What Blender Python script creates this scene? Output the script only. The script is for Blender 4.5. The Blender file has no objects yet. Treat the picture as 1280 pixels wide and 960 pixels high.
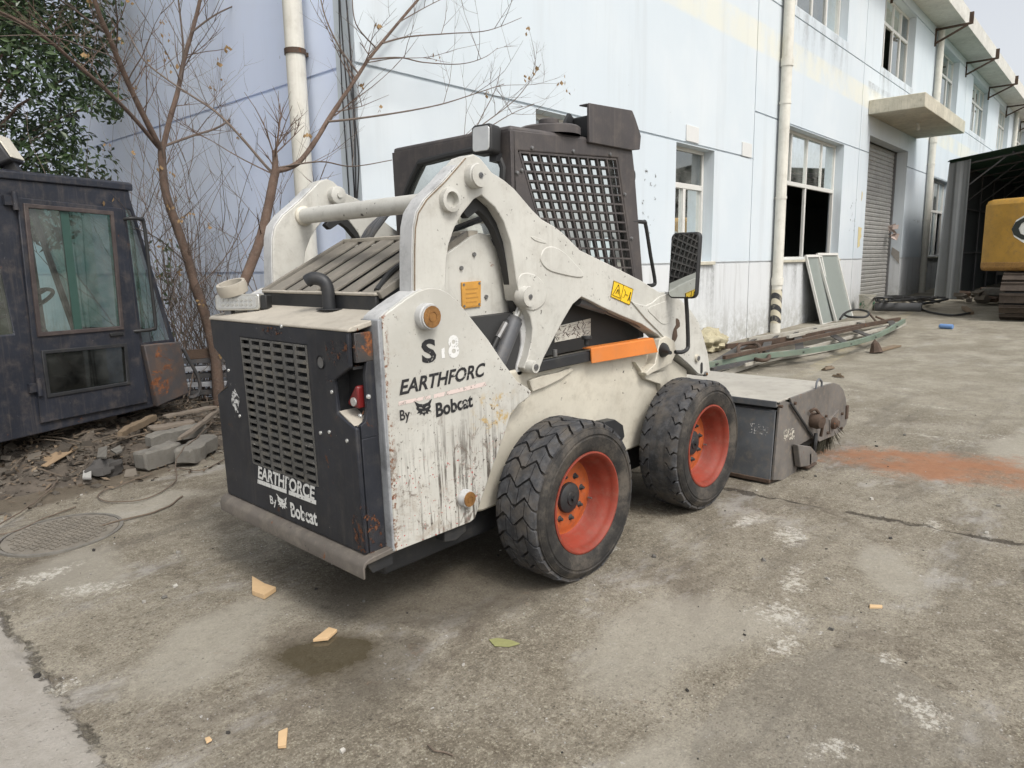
import bpy, bmesh, math, random
from mathutils import Vector, Matrix, noise as mn
from mathutils.geometry import tessellate_polygon
random.seed(11)
R = math.radians
sc = bpy.context.scene
col = sc.collection
# ------------------------------------------------------------------ camera
CP = Vector((-2.4031, -1.8249, 1.3914)); YAW, PIT, ROL, FPX = .7574, .1688, -.018, 885.9
cy, sy, cp, sp = math.cos(YAW), math.sin(YAW), math.cos(PIT), math.sin(PIT)
FW = Vector((cy*cp, sy*cp, -sp)); r0 = Vector((sy, -cy, 0)); u0 = r0.cross(FW)
RT = math.cos(ROL)*r0 + math.sin(ROL)*u0; UP = -math.sin(ROL)*r0 + math.cos(ROL)*u0
cam = bpy.data.cameras.new('camera'); camo = bpy.data.objects.new('camera', cam); col.objects.link(camo)
camo.matrix_world = Matrix(((RT.x, UP.x, -FW.x, CP.x), (RT.y, UP.y, -FW.y, CP.y), (RT.z, UP.z, -FW.z, CP.z), (0, 0, 0, 1)))
cam.sensor_width = 36; cam.lens = FPX/1280*36; cam.clip_end = 2000; cam.clip_start = .05
sc.camera = camo
# ------------------------------------------------------------------ light
SUN_AZ, SUN_EL = R(-101), R(52)          # direction to the sun, azimuth from +X
w = bpy.data.worlds.new('World'); sc.world = w; w.use_nodes = True
nt = w.node_tree; bg = nt.nodes['Background']
sky = nt.nodes.new('ShaderNodeTexSky'); sky.sky_type = 'NISHITA'; sky.sun_disc = False
sky.sun_elevation = SUN_EL; sky.sun_rotation = R(90)-SUN_AZ
sky.air_density = 1.0; sky.dust_density = 4.0; sky.ozone_density = 1.0; sky.altitude = 0
hs = nt.nodes.new('ShaderNodeHueSaturation'); hs.inputs['Saturation'].default_value = .22
nt.links.new(sky.outputs[0], hs.inputs['Color']); nt.links.new(hs.outputs[0], bg.inputs[0]); bg.inputs[1].default_value = .15
sl = bpy.data.lights.new('sun', 'SUN'); sl.energy = 1.05; sl.angle = R(14); sl.color = (1, .955, .89)
so = bpy.data.objects.new('sun', sl); col.objects.link(so)
sd = Vector((math.cos(SUN_EL)*math.cos(SUN_AZ), math.cos(SUN_EL)*math.sin(SUN_AZ), math.sin(SUN_EL)))
so.rotation_euler = (-sd).to_track_quat('-Z', 'Y').to_euler(); so.location = (5, -8, 12)
vs = sc.view_settings; vs.view_transform = 'Standard'; vs.look = 'None'; vs.exposure = .6; vs.gamma = 1
sc.render.engine = 'CYCLES'

# ------------------------------------------------------------------ pixel -> place
def ray(u, v):
    return (FW + (u-640)/FPX*RT - (v-480)/FPX*UP).normalized()
def hit(u, v, n, c):
    n = Vector(n); d = ray(u, v); return CP + d*((c-n.dot(CP))/n.dot(d))
SL = .02
def gz(x): return SL*max(-10., min(25., x))
def G(u, v, h=0.): return hit(u, v, (-SL, 0, 1), h)
def WY(u, v, y): return hit(u, v, (0, 1, 0), y)
def WX(u, v, x): return hit(u, v, (1, 0, 0), x)
EX = Vector((math.cos(SL), 0, math.sin(SL))); EZ = Vector((-math.sin(SL), 0, math.cos(SL))); EY = Vector((0, 1, 0))
def loc(P): return Vector((EX.dot(P), P.y, EZ.dot(P)))
def LY(u, v, y): q = loc(hit(u, v, EY, y)); return (q.x, q.z)
def LX(u, v, x): q = loc(hit(u, v, EX, x)); return (q.y, q.z)
def LZ(u, v, z): q = loc(hit(u, v, EZ, z)); return (q.x, q.y)
def LYs(pts, y): return [LY(u, v, y) for u, v in pts]
YC = .81

# ------------------------------------------------------------------ mesh helpers
class MB:
    def __init__(s): s.v = []; s.f = []
    def add(s, v, f):
        b = len(s.v); s.v += [tuple(p) for p in v]; s.f += [tuple(i+b for i in q) for q in f]; return s
    def box(s, x0, x1, y0, y1, z0, z1):
        return s.add([(x0,y0,z0),(x1,y0,z0),(x1,y1,z0),(x0,y1,z0),(x0,y0,z1),(x1,y0,z1),(x1,y1,z1),(x0,y1,z1)],
                     [(3,2,1,0),(4,5,6,7),(0,1,5,4),(1,2,6,5),(2,3,7,6),(3,0,4,7)])
    def obox(s, c, ax, ay, az):   # centre and half-axis vectors
        c, ax, ay, az = map(Vector, (c, ax, ay, az)); v = []
        for k in (-1, 1):
            for i, j in ((-1,-1),(1,-1),(1,1),(-1,1)): v.append(c+i*ax+j*ay+k*az)
        return s.add(v, [(3,2,1,0),(4,5,6,7),(0,1,5,4),(1,2,6,5),(2,3,7,6),(3,0,4,7)])
    def bar(s, p, q, w, h, up=(0,0,1)):
        p, q = Vector(p), Vector(q); d = q-p; L = d.length; d.normalize()
        a = d.cross(Vector(up))
        if a.length < 1e-4: a = d.cross(Vector((1,0,0)))
        a.normalize(); b = a.cross(d)
        return s.obox((p+q)/2, d*L/2, a*w/2, b*h/2)
    def cyl(s, p, q, r, r2=None, n=20, caps=True):
        p, q = Vector(p), Vector(q); r2 = r if r2 is None else r2
        d = (q-p).normalized(); a = d.orthogonal().normalized(); b = d.cross(a); v = []
        for c, rr in ((p, r), (q, r2)):
            for i in range(n):
                t = 2*math.pi*i/n; v.append(c+rr*(math.cos(t)*a+math.sin(t)*b))
        f = [(i, (i+1) % n, n+(i+1) % n, n+i) for i in range(n)]
        if caps: f += [tuple(range(n))[::-1], tuple(range(n, 2*n))]
        return s.add(v, f)
    def tube(s, pts, r, n=8, caps=True):
        pts = [Vector(p) for p in pts]; m = len(pts); rs = r if isinstance(r, (list, tuple)) else [r]*m
        v = []; a = None
        for i, p in enumerate(pts):
            d = (pts[min(i+1, m-1)]-pts[max(i-1, 0)])
            if d.length < 1e-7: d = Vector((0,0,1))
            d.normalize()
            if a is None: a = d.orthogonal().normalized()
            else:
                a = a-d*a.dot(d)
                a = a.normalized() if a.length > 1e-5 else d.orthogonal().normalized()
            b = d.cross(a)
            for k in range(n):
                t = 2*math.pi*k/n; v.append(p+rs[i]*(math.cos(t)*a+math.sin(t)*b))
        f = []
        for i in range(m-1):
            for k in range(n): f.append((i*n+k, i*n+(k+1) % n, (i+1)*n+(k+1) % n, (i+1)*n+k))
        if caps: f += [tuple(range(n))[::-1], tuple(range((m-1)*n, m*n))]
        return s.add(v, f)
    def lathe(s, prof, c, d, n=48):    # prof: (radius, distance along d)
        c, d = Vector(c), Vector(d).normalized(); a = d.orthogonal().normalized(); b = d.cross(a); v = []
        for r, h in prof:
            for i in range(n):
                t = 2*math.pi*i/n; v.append(c+d*h+r*(math.cos(t)*a+math.sin(t)*b))
        f = []
        for j in range(len(prof)-1):
            for i in range(n): f.append((j*n+i, j*n+(i+1) % n, (j+1)*n+(i+1) % n, (j+1)*n+i))
        return s.add(v, f)
    def plate(s, loops, a, b, f):      # 2-D outline (+ holes) extruded between depths a and b by f(p, depth)
        if not isinstance(loops[0][0], (tuple, list, Vector)): loops = [loops]
        tri = None if len(loops) == 1 else tessellate_polygon([[Vector((p[0], p[1], 0)) for p in l] for l in loops])
        flat = [p for l in loops for p in l]; n = len(flat)
        v = [f(p, a) for p in flat]+[f(p, b) for p in flat]; fc = []
        if len(loops) == 1: fc += [tuple(range(n)), tuple(reversed(range(n, 2*n)))]
        else:
            for t in tri: fc += [tuple(t), tuple(n+i for i in reversed(t))]
        o = 0
        for l in loops:
            m = len(l)
            for i in range(m): j = (i+1) % m; fc.append((o+i, o+j, n+o+j, n+o+i))
            o += m
        return s.add(v, fc)
    def py(s, loops, y0, y1): return s.plate(loops, y0, y1, lambda p, d: (p[0], d, p[1]))
    def px(s, loops, x0, x1): return s.plate(loops, x0, x1, lambda p, d: (d, p[0], p[1]))
    def pz(s, loops, z0, z1): return s.plate(loops, z0, z1, lambda p, d: (p[0], p[1], d))
    def mirror(s, c=YC):
        m = MB(); m.v = [(x, 2*c-y, z) for x, y, z in s.v]; m.f = [tuple(reversed(q)) for q in s.f]; return m
    def mesh(s, name, mat=None, smooth=40):
        me = bpy.data.meshes.new(name); me.from_pydata(s.v, [], s.f)
        bm = bmesh.new(); bm.from_mesh(me); bmesh.ops.recalc_face_normals(bm, faces=bm.faces); bm.to_mesh(me); bm.free()
        if smooth: me.shade_smooth(); me.set_sharp_from_angle(angle=R(smooth))
        if mat: me.materials.append(mat)
        return me
    def build(s, name, mat, parent=None, bevel=0, smooth=40, **kw):
        o = bpy.data.objects.new(name, s.mesh(name, mat, smooth)); col.objects.link(o); o.parent = parent
        if bevel:
            m = o.modifiers.new('bevel', 'BEVEL'); m.width = bevel; m.segments = 2; m.limit_method = 'ANGLE'; m.angle_limit = R(50)
            m.harden_normals = False
        for k, x in kw.items(): o[k] = x
        return o
def empty(name, l=(0,0,0), rot=(0,0,0), parent=None, **kw):
    o = bpy.data.objects.new(name, None); col.objects.link(o); o.location = l; o.rotation_euler = rot; o.parent = parent
    o.empty_display_size = .1
    for k, x in kw.items(): o[k] = x
    return o
def copy_tree(o, parent=None):
    c = o.copy(); col.objects.link(c); c.parent = parent
    for ch in o.children: copy_tree(ch, c)
    return c
def spline(pts, k=6):
    pts = [Vector(p) for p in pts]; out = []
    for i in range(len(pts)-1):
        a, b, c, d = pts[max(i-1,0)], pts[i], pts[i+1], pts[min(i+2, len(pts)-1)]
        for j in range(k):
            t = j/k; out.append(.5*((2*b)+(c-a)*t+(2*a-5*b+4*c-d)*t*t+(3*b-a-3*c+d)*t**3))
    out.append(pts[-1]); return out
def smooth2(pts, k=4):
    n = len(pts); out = []
    P = [Vector((p[0], p[1], 0)) for p in pts]
    for i in range(n):
        a, b, c, d = P[i-1], P[i], P[(i+1) % n], P[(i+2) % n]
        for j in range(k):
            t = j/k; q = .5*((2*b)+(c-a)*t+(2*a-5*b+4*c-d)*t*t+(3*b-a-3*c+d)*t**3); out.append((q.x, q.y))
    return out
def rrect(x0, x1, z0, z1, r, n=4):
    o = []
    for cx, cz, a in ((x1-r, z1-r, 0), (x0+r, z1-r, 90), (x0+r, z0+r, 180), (x1-r, z0+r, 270)):
        for i in range(n+1): t = R(a+90*i/n); o.append((cx+r*math.cos(t), cz+r*math.sin(t)))
    return o

# ------------------------------------------------------------------ materials
class NT:
    def __init__(s, name):
        s.m = bpy.data.materials.new(name); s.m.use_nodes = True; s.t = s.m.node_tree
        s.b = s.t.nodes['Principled BSDF']; s.o = s.t.nodes['Material Output']
        tc = s.t.nodes.new('ShaderNodeTexCoord'); s.P = tc.outputs['Object']
    def set(s, inp, v):
        if hasattr(v, 'is_linked') or isinstance(v, bpy.types.NodeSocket): s.t.links.new(v, inp)
        else:
            if isinstance(v, (tuple, list)) and len(v) == 3 and len(inp.default_value) == 4: v = (*v, 1)
            inp.default_value = v
    def n(s, t, ins=None, **kw):
        n = s.t.nodes.new(t)
        for k, v in kw.items(): setattr(n, k, v)
        for k, v in (ins or {}).items(): s.set(n.inputs[k], v)
        return n
    def math(s, op, a, b=0., c=None, clamp=False):
        n = s.n('ShaderNodeMath', {0: a, 1: b}, operation=op, use_clamp=clamp)
        if c is not None: s.set(n.inputs[2], c)
        return n.outputs[0]
    def stretch(s, sc_, v=None):
        return s.n('ShaderNodeMapping', {0: v or s.P, 3: sc_}).outputs[0]
    def noise(s, scale, detail=5, rough=.6, v=None, dist=0.):
        return s.n('ShaderNodeTexNoise', {'Vector': v or s.P, 'Scale': scale, 'Detail': detail, 'Roughness': rough, 'Distortion': dist}).outputs[0]
    def voro(s, scale, v=None, feature='F1', out='Distance', rand=1.):
        return s.n('ShaderNodeTexVoronoi', {'Vector': v or s.P, 'Scale': scale, 'Randomness': rand}, feature=feature).outputs[out]
    def ss(s, x, a, b, lo=0., hi=1.):
        return s.n('ShaderNodeMapRange', {0: x, 1: a, 2: b, 3: lo, 4: hi}, interpolation_type='SMOOTHSTEP').outputs[0]
    def mix(s, f, a, b, mode='MIX'):
        n = s.n('ShaderNodeMix', data_type='RGBA', blend_type=mode)
        s.set(n.inputs[0], f); s.set(n.inputs[6], a); s.set(n.inputs[7], b); return n.outputs[2]
    def sep(s, v=None):
        return s.n('ShaderNodeSeparateXYZ', {0: v or s.P}).outputs
    def mul(s, *a):
        r = a[0]
        for x in a[1:]: r = s.math('MULTIPLY', r, x)
        return r
    def bump(s, h, strength=.3, dist=.01):
        n = s.n('ShaderNodeBump', {'Strength': strength, 'Distance': dist, 'Height': h}); s.t.links.new(n.outputs[0], s.b.inputs['Normal'])
    def fin(s, colr, rough=.5, metal=0., spec=None):
        s.set(s.b.inputs['Base Color'], colr); s.set(s.b.inputs['Roughness'], rough); s.set(s.b.inputs['Metallic'], metal)
        if spec is not None: s.b.inputs['Specular IOR Level'].default_value = spec
        return s.m

def paint(name, base, rough=.5, var=.12, dirt=(.16,.13,.10), dirt_amt=.25, rust=0., chips=0., chip_col=(.05,.04,.035), grime=0., scale=1., metal=0., bump=.12, streak=0., spec=.5):
    t = NT(name); P = t.P
    big = t.noise(2.3*scale, 6, .65); mid = t.noise(11*scale, 6, .7); fine = t.noise(90*scale, 4, .7)
    c = t.mix(t.ss(big, .3, .7), tuple(x*(1-var) for x in base), tuple(min(1, x*(1+var*.6)) for x in base))
    d = t.mul(t.ss(mid, .45, .75), dirt_amt); c = t.mix(d, c, dirt)
    c = t.mix(t.mul(t.ss(fine, .56, .75), dirt_amt*.6), c, dirt)
    if streak:
        st = t.noise(3.2, 5, .7, t.stretch((14, 14, .55)))
        c = t.mix(t.mul(t.ss(st, .5, .8), streak), c, dirt)
    if grime:
        g = t.noise(4.5*scale, 8, .75, dist=.6); c = t.mix(t.mul(t.ss(g, .52, .7), grime), c, tuple(x*.55 for x in dirt))
    rg = t.math('ADD', t.mul(mid, .25), rough-.1)
    if chips:
        ch = t.mul(t.ss(t.noise(46*scale, 3, .6), .66+.06*(1-chips), .69+.06*(1-chips)), t.ss(t.noise(5*scale, 3), .42, .6)); c = t.mix(ch, c, chip_col)
    if rust:
        rn = t.noise(6*scale, 8, .75, dist=.4); rf = t.ss(rn, .69-.2*rust, .74-.17*rust)
        rc = t.mix(t.ss(t.noise(60*scale, 4), .35, .65), (.10,.035,.014), (.24,.085,.028)); c = t.mix(rf, c, rc)
        rg = t.math('ADD', rg, t.mul(rf, .3))
    t.bump(t.math('ADD', t.mul(mid, .6), t.mul(fine, .35)), bump, .004)
    return t.fin(c, rg, metal, spec)

def plain(name, colr, rough=.6, metal=0., var=.2, scale=20):
    t = NT(name); n = t.noise(scale, 5, .65)
    c = t.mix(n, tuple(x*(1-var) for x in colr), tuple(min(1, x*(1+var)) for x in colr))
    t.bump(n, .15, .003); return t.fin(c, rough, metal)

def glass(name, tint=(.55,.75,.68), refl=.12, rough=.03, dust=.15):
    t = NT(name); t.t.nodes.remove(t.b)
    tr = t.n('ShaderNodeBsdfTransparent', {0: tint}); gl = t.n('ShaderNodeBsdfGlossy', {0: (.9,.95,.95), 'Roughness': rough})
    df = t.n('ShaderNodeBsdfDiffuse', {0: (.42,.43,.40)})
    fr = t.n('ShaderNodeFresnel', {0: 1.5}); f = t.math('ADD', t.mul(fr.outputs[0], 1.0), refl, clamp=True)
    m = t.n('ShaderNodeMixShader', {0: f}); t.t.links.new(tr.outputs[0], m.inputs[1]); t.t.links.new(gl.outputs[0], m.inputs[2])
    m2 = t.n('ShaderNodeMixShader', {0: t.mul(t.ss(t.noise(3, 6, .7), .3, .8), dust)}); t.t.links.new(m.outputs[0], m2.inputs[1]); t.t.links.new(df.outputs[0], m2.inputs[2])
    t.t.links.new(m2.outputs[0], t.o.inputs[0]); return t.m

def decal(name, colr, wear=.3, scale=40, rough=.5):
    t = NT(name); n = t.noise(scale, 5, .7)
    t.set(t.b.inputs['Alpha'], t.math('SUBTRACT', 1., t.ss(n, .62-.25*wear, .68-.25*wear)))
    return t.fin(colr, rough)

def mk_tower():
    t = NT('tower_paint'); P = t.sep()
    base = (.64,.61,.54); big = t.noise(3, 6, .65); mid = t.noise(14, 6, .7); fine = t.noise(120, 4, .7)
    c = t.mix(t.ss(big, .3, .7), (.42,.41,.37), (.51,.50,.455))
    c = t.mix(t.mul(t.ss(mid, .5, .75), .22), c, (.30,.25,.19))
    low = t.ss(P[2], .92, .55)                                     # mud splashes reach up from the wheel side
    wx = t.math('ADD', P[0], t.mul(t.noise(4, 4), .25))
    zone = t.mul(low, t.ss(wx, -.82, -.50))
    drip = t.noise(1., 7, .75, t.stretch((75, 75, 3.2)))
    c = t.mix(t.mul(t.ss(drip, .50, .57), zone, t.ss(t.noise(9, 5, .7), .30, .52), .95), c, (.06,.048,.038))
    spl = t.noise(11, 9, .8, dist=.8); c = t.mix(t.mul(t.ss(spl, .545, .60), t.ss(P[2], 1.0, .6), .8), c, (.12,.09,.07)); redm = t.mul(t.ss(t.noise(85, 2, .5), .68, .71), t.ss(P[2], .75, .6)); c = t.mix(redm, c, (.35,.03,.03)); er = t.mul(t.ss(P[0], -.845, -.872), t.ss(t.noise(45, 5, .7), .5, .6)); c = t.mix(er, c, (.16,.06,.025))
    wear = t.mul(t.ss(t.noise(7, 8, .75, t.stretch((1, 1, 1.4)), dist=1.), .50, .62), t.ss(t.math('SUBTRACT', P[2], t.mul(P[0], .45)), 1.02, .86)); c = t.mix(t.mul(wear, .6), c, (.33,.29,.24))
    yel = t.mul(t.ss(t.noise(18, 6, .7), .5, .62), t.ss(t.math('ABSOLUTE', t.math('SUBTRACT', P[0], -.33)), .16, .04), t.ss(t.math('ABSOLUTE', t.math('SUBTRACT', P[2], .79)), .11, .02))
    c = t.mix(yel, c, (.42,.27,.06))
    chip = t.mul(t.ss(t.noise(62, 3, .6), .655, .68), t.ss(t.noise(6, 3), .38, .6)); c = t.mix(chip, c, (.06,.045,.035))
    rn = t.ss(t.noise(10, 8, .75, dist=.5), .665, .69); c = t.mix(rn, c, (.17,.06,.025))
    t.bump(t.math('ADD', mid, t.mul(fine, .4)), .15, .004)
    return t.fin(c, t.math('ADD', t.mul(mid, .3), .35))

def mk_ground():
    t = NT('concrete_ground'); P = t.P
    A = t.n('ShaderNodeVertexColor', layer_name='stain_a'); sa = t.n('ShaderNodeSeparateColor', {0: A.outputs[0]}).outputs
    B = t.n('ShaderNodeVertexColor', layer_name='stain_b'); sb = t.n('ShaderNodeSeparateColor', {0: B.outputs[0]}).outputs
    X, Y, Z = t.sep()
    big = t.noise(.6, 4, .6); med = t.noise(2.3, 6, .7, dist=.3); fin = t.noise(17, 6, .78); mic = t.noise(130, 3, .7); wid = t.noise(7, 6, .75, t.stretch((1, .6, 1)))
    c = t.mix(t.ss(big, .32, .68), (0.131,0.111,0.082), (0.221,0.196,0.153))
    c = t.mix(t.mul(t.ss(med, .42, .72), .75), c, (0.275,0.250,0.202))
    c = t.mix(t.mul(t.ss(wid, .52, .70), .55), c, (0.097,0.078,0.053))
    c = t.mix(t.mul(t.ss(fin, .5, .72), .75), c, (0.310,0.279,0.221))
    c = t.mix(t.mul(t.ss(fin, .48, .30), .7), c, (0.077,0.062,0.045))
    c = t.mix(t.mul(t.ss(mic, .54, .68), .7), c, (0.360,0.330,0.253)); c = t.mix(t.mul(t.ss(mic, .46, .33), .7), c, (0.061,0.049,0.032)); g2 = t.noise(52, 4, .75); c = t.mix(t.mul(t.ss(g2, .55, .66), .65), c, (0.339,0.314,0.242)); c = t.mix(t.mul(t.ss(g2, .44, .32), .65), c, (0.065,0.052,0.035))
    vo = t.n('ShaderNodeTexVoronoi', {'Vector': P, 'Scale': 70}); vr = t.sep(vo.outputs['Color'])
    agg = t.mul(t.ss(vo.outputs['Distance'], .34, .22), t.ss(vr[0], .84, .9)); c = t.mix(t.mul(agg, .75), c, t.mix(vr[1], (0.047,0.042,0.033), (0.460,0.431,0.360)))
    tm_ = t.noise(1., 5, .7, t.stretch((.35, 3.2, 1))); c = t.mix(t.mul(t.ss(tm_, .54, .68), .40), c, (.075,.064,.052)); mot = t.noise(1.1, 6, .72, t.stretch((1, 1.5, 1)), dist=.6); c = t.mix(t.mul(t.ss(mot, .52, .66), .55), c, (0.084,0.066,0.050)); c = t.mix(t.mul(t.ss(t.noise(1.7, 6, .75, t.stretch((.7, 1.3, 1))), .54, .68), .5), c, (0.363,0.349,0.324))
    fk = t.mul(t.ss(t.noise(75, 3, .6, t.stretch((1, .6, 1))), .665, .70), t.ss(med, .42, .6)); c = t.mix(t.mul(fk, .8), c, (0.475,0.466,0.453)); dk_ = t.mul(t.ss(t.noise(58, 3, .6), .68, .72), t.ss(big, .4, .6)); c = t.mix(t.mul(dk_, .85), c, (0.033,0.029,0.026))
    far = t.ss(X, 1.7, 7.); c = t.mix(t.mul(far, .5), c, t.mix(t.ss(med, .35, .7), (0.199,0.181,0.139), (0.339,0.318,0.261)))
    c = t.mix(t.mul(t.ss(t.math('ADD', A.outputs[1], t.mul(t.math('SUBTRACT', med, .5), .9)), .25, .8), .55), c, (0.325,0.303,0.252))
    c = t.mix(t.mul(t.ss(sb[2], .45, .55), .35), c, (0.175,0.161,0.135))
    c = t.mix(t.mul(t.ss(t.math('ADD', sa[1], t.mul(t.math('SUBTRACT', wid, .5), .8)), .2, .8), .62), c, (0.067,0.055,0.041))
    c = t.mix(t.mul(t.ss(t.math('ADD', sb[1], t.mul(t.math('SUBTRACT', wid, .5), .5)), .25, .6), .85), c, t.mix(fin, (0.056,0.044,0.031), (0.146,0.118,0.085)))
    rm = t.ss(t.math('ADD', t.math('ADD', sa[2], t.mul(t.math('SUBTRACT', wid, .5), 1.6)), t.math('ADD', t.mul(t.math('SUBTRACT', fin, .5), .9), t.mul(t.math('SUBTRACT', med, .5), 1.2))), .25, 1.0)
    c = t.mix(t.mul(rm, .85), c, t.mix(fin, (0.200,0.080,0.037), (0.337,0.161,0.083)))
    wn1 = t.noise(34, 6, .85, t.stretch((1.0, .8, 1)))
    wm = t.ss(t.math('ADD', sa[0], t.mul(t.math('SUBTRACT', wn1, .5), 4.2)), .70, 1.25); c = t.mix(t.mul(wm, .65), c, (0.540,0.518,0.460))
    a, b = G(1232, 335), G(985, 480)
    ln = t.math('ABSOLUTE', t.math('SUBTRACT', Y, t.math('ADD', t.mul(X, (a.y-b.y)/(a.x-b.x)), b.y-b.x*(a.y-b.y)/(a.x-b.x))))
    lm = t.mul(t.ss(ln, .10, .07), t.ss(X, 4.6, 6.6), t.ss(wid, .40, .62), .5); c = t.mix(lm, c, (0.360,0.312,0.191))
    j1 = t.math('ABSOLUTE', t.math('SUBTRACT', t.math('ADD', X, t.mul(t.math('SUBTRACT', wid, .5), .16)), t.math('ADD', 1.46, t.mul(Y, -.085))))
    jm = t.mul(t.ss(j1, .022, .004), t.ss(med, .36, .50)); c = t.mix(t.mul(jm, .8), c, (0.039,0.031,0.023))
    edge = t.math('ADD', X, t.math('ADD', t.mul(t.math('SUBTRACT', t.noise(4.5, 4, .7, t.stretch((0,1,0))), .5), .12), t.mul(t.math('SUBTRACT', fin, .5), .14)))
    slab = t.ss(edge, -1.87, -1.90); c = t.mix(t.mul(slab, .82), c, t.mix(t.ss(wid, .3, .7), (0.275,0.254,0.221), (0.351,0.328,0.294)))
    jg = t.mul(t.ss(t.math('ABSOLUTE', t.math('ADD', edge, 1.875)), .022, .002), t.ss(wid, .42, .56)); c = t.mix(t.mul(jg, .55), c, (0.047,0.040,0.029))
    pf = t.math('ADD', sb[0], t.mul(t.math('SUBTRACT', wid, .5), .75)); pf = t.math('ADD', pf, t.mul(t.math('SUBTRACT', fin, .5), .30)); pu = t.ss(pf, .50, .72); damp = t.ss(pf, .05, .60)
    c = t.mix(t.mul(damp, .6), c, (0.068,0.054,0.034)); c = t.mix(t.mul(pu, .6), c, (0.049,0.040,0.022))
    h = t.math('ADD', t.math('ADD', t.mul(fin, .55), t.mul(mic, .3)), t.math('ADD', t.mul(agg, .35), t.mul(med, .8)))
    h = t.math('SUBTRACT', h, t.math('ADD', t.mul(jm, 1.2), t.mul(jg, 1.0))); dry = t.math('SUBTRACT', 1., pu)
    b_ = t.n('ShaderNodeBump', {'Strength': t.mul(dry, .8), 'Distance': .014, 'Height': h}); t.t.links.new(b_.outputs[0], t.b.inputs['Normal'])
    rg = t.math('SUBTRACT', t.math('ADD', .78, t.mul(fin, .2)), t.math('ADD', t.mul(pu, .66), t.mul(damp, .2)))
    return t.fin(c, rg, 0., .3)

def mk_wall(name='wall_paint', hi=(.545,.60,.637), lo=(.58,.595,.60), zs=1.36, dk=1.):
    t = NT(name); X, Y, Z = t.sep()
    big = t.noise(.5, 5, .6); st = t.noise(1., 7, .7, t.stretch((2.6, 2.6, .16))); st2 = t.noise(1., 6, .75, t.stretch((9, 9, .5))); fin = t.noise(14, 7, .75)
    c = t.mix(t.ss(Z, zs-.01, zs+.01), lo, hi)
    c = t.mix(t.mul(t.ss(big, .4, .7), .35), c, (.68,.70,.70))
    yb = t.mul(t.ss(Z, 4.38, 4.45), t.ss(Z, 4.86, 4.79), t.ss(t.noise(1.2, 6, .7), .3, .62), t.ss(X, 4.2, 6.), .5); c = t.mix(yb, c, (.70,.66,.50))
    c = t.mix(t.mul(t.ss(st, .5, .74), .22*dk), c, (.36,.37,.37))
    c = t.mix(t.mul(t.ss(st2, .55, .8), .16*dk), c, (.30,.30,.29))
    foot = t.mul(t.ss(t.math('ADD', Z, t.mul(fin, -.6)), .6, -.1), .6); c = t.mix(t.mul(foot, t.ss(t.noise(5, 7, .8), .35, .6)), c, (.21,.20,.16))
    lowst = t.mul(t.ss(Z, 1.42, 1.3), t.ss(t.noise(1., 7, .75, t.stretch((5, 5, .35))), .5, .68), .42); c = t.mix(lowst, c, (.27,.26,.245))
    fl = t.mul(t.ss(t.noise(2.2, 8, .75), .67, .70), .6); c = t.mix(fl, c, (.70,.66,.56))
    blk = t.mul(t.ss(t.noise(30, 3, .6), .70, .73), t.ss(t.noise(1.7, 3), .5, .65)); c = t.mix(t.mul(blk, .7), c, (.14,.13,.12))
    t.bump(t.math('ADD', fin, t.mul(st2, .4)), .12, .006)
    return t.fin(c, .75, 0., .3)

M = {}
M['white'] = paint('white_paint', (.51,.50,.455), .42, .10, (.24,.21,.17), .30, chips=.95, grime=.28, rust=.10, bump=.14, streak=.22)
M['cream'] = paint('cream_chassis_paint', (.54,.505,.42), .5, .12, (.22,.18,.13), .34, chips=.6, grime=.15)
M['worn_white'] = paint('worn_white_paint', (.50,.50,.49), .45, .15, (.14,.14,.14), .5, chips=.9, streak=.7)
M['tower'] = mk_tower()
M['char'] = paint('charcoal_paint', (.020,.022,.028), .42, .3, (.10,.09,.075), .26, rust=.36, chips=.3, chip_col=(.22,.21,.2), streak=.25, spec=.28)
M['rusty_char'] = paint('rust_marked_charcoal', (.036,.034,.034), .55, .25, (.12,.08,.05), .4, rust=.75, scale=1.3)
M['dusty'] = paint('dusty_top_metal', (.40,.365,.305), .85, .12, (.20,.18,.15), .35, chips=0, scale=1.5)
M['cabbrown'] = paint('faded_black_cab_paint', (.055,.048,.047), .55, .2, (.15,.125,.105), .35, rust=.08, streak=.35)
M['black'] = plain('black_rubber_plastic', (.018,.018,.018), .55)
M['blackm'] = paint('black_metal', (.02,.021,.023), .5, .2, (.09,.08,.065), .3)
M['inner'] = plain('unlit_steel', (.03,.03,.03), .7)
M['hood'] = paint('dusty_hood_slat', (.17,.155,.13), .8, .15, (.30,.27,.22), .4, scale=1.4)
M['orange'] = paint('orange_paint', (.58,.175,.03), .45, .1, (.30,.18,.10), .25)
M['rim'] = paint('red_orange_rim_paint', (.22,.030,.013), .62, .25, (.20,.085,.058), .5, scale=2.5, chips=.3)
M['disc'] = paint('orange_wheel_disc', (.40,.085,.018), .6, .2, (.16,.08,.05), .5, scale=3, chips=.3)
M['steel'] = paint('grey_steel', (.20,.20,.20), .4, .2, (.11,.09,.07), .4, metal=.6)
M['cyl'] = paint('dark_grey_cylinder', (.075,.078,.085), .4, .2, (.2,.17,.13), .35)
M['rust'] = paint('rusty_steel', (.075,.048,.032), .8, .3, (.045,.03,.022), .5, rust=.45, scale=3)
M['brass'] = paint('rust_gold_disc', (.26,.13,.04), .55, .3, (.10,.04,.015), .6, scale=8, metal=.3)
M['plateo'] = paint('orange_data_plate', (.52,.26,.045), .55, .12, (.35,.22,.08), .4, scale=10)
M['chrome'] = plain('worn_chrome', (.55,.54,.50), .3, .75, .15, 40)
M['silver'] = plain('lamp_silver', (.55,.55,.53), .25, .6)
M['rubbert'] = None
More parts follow.
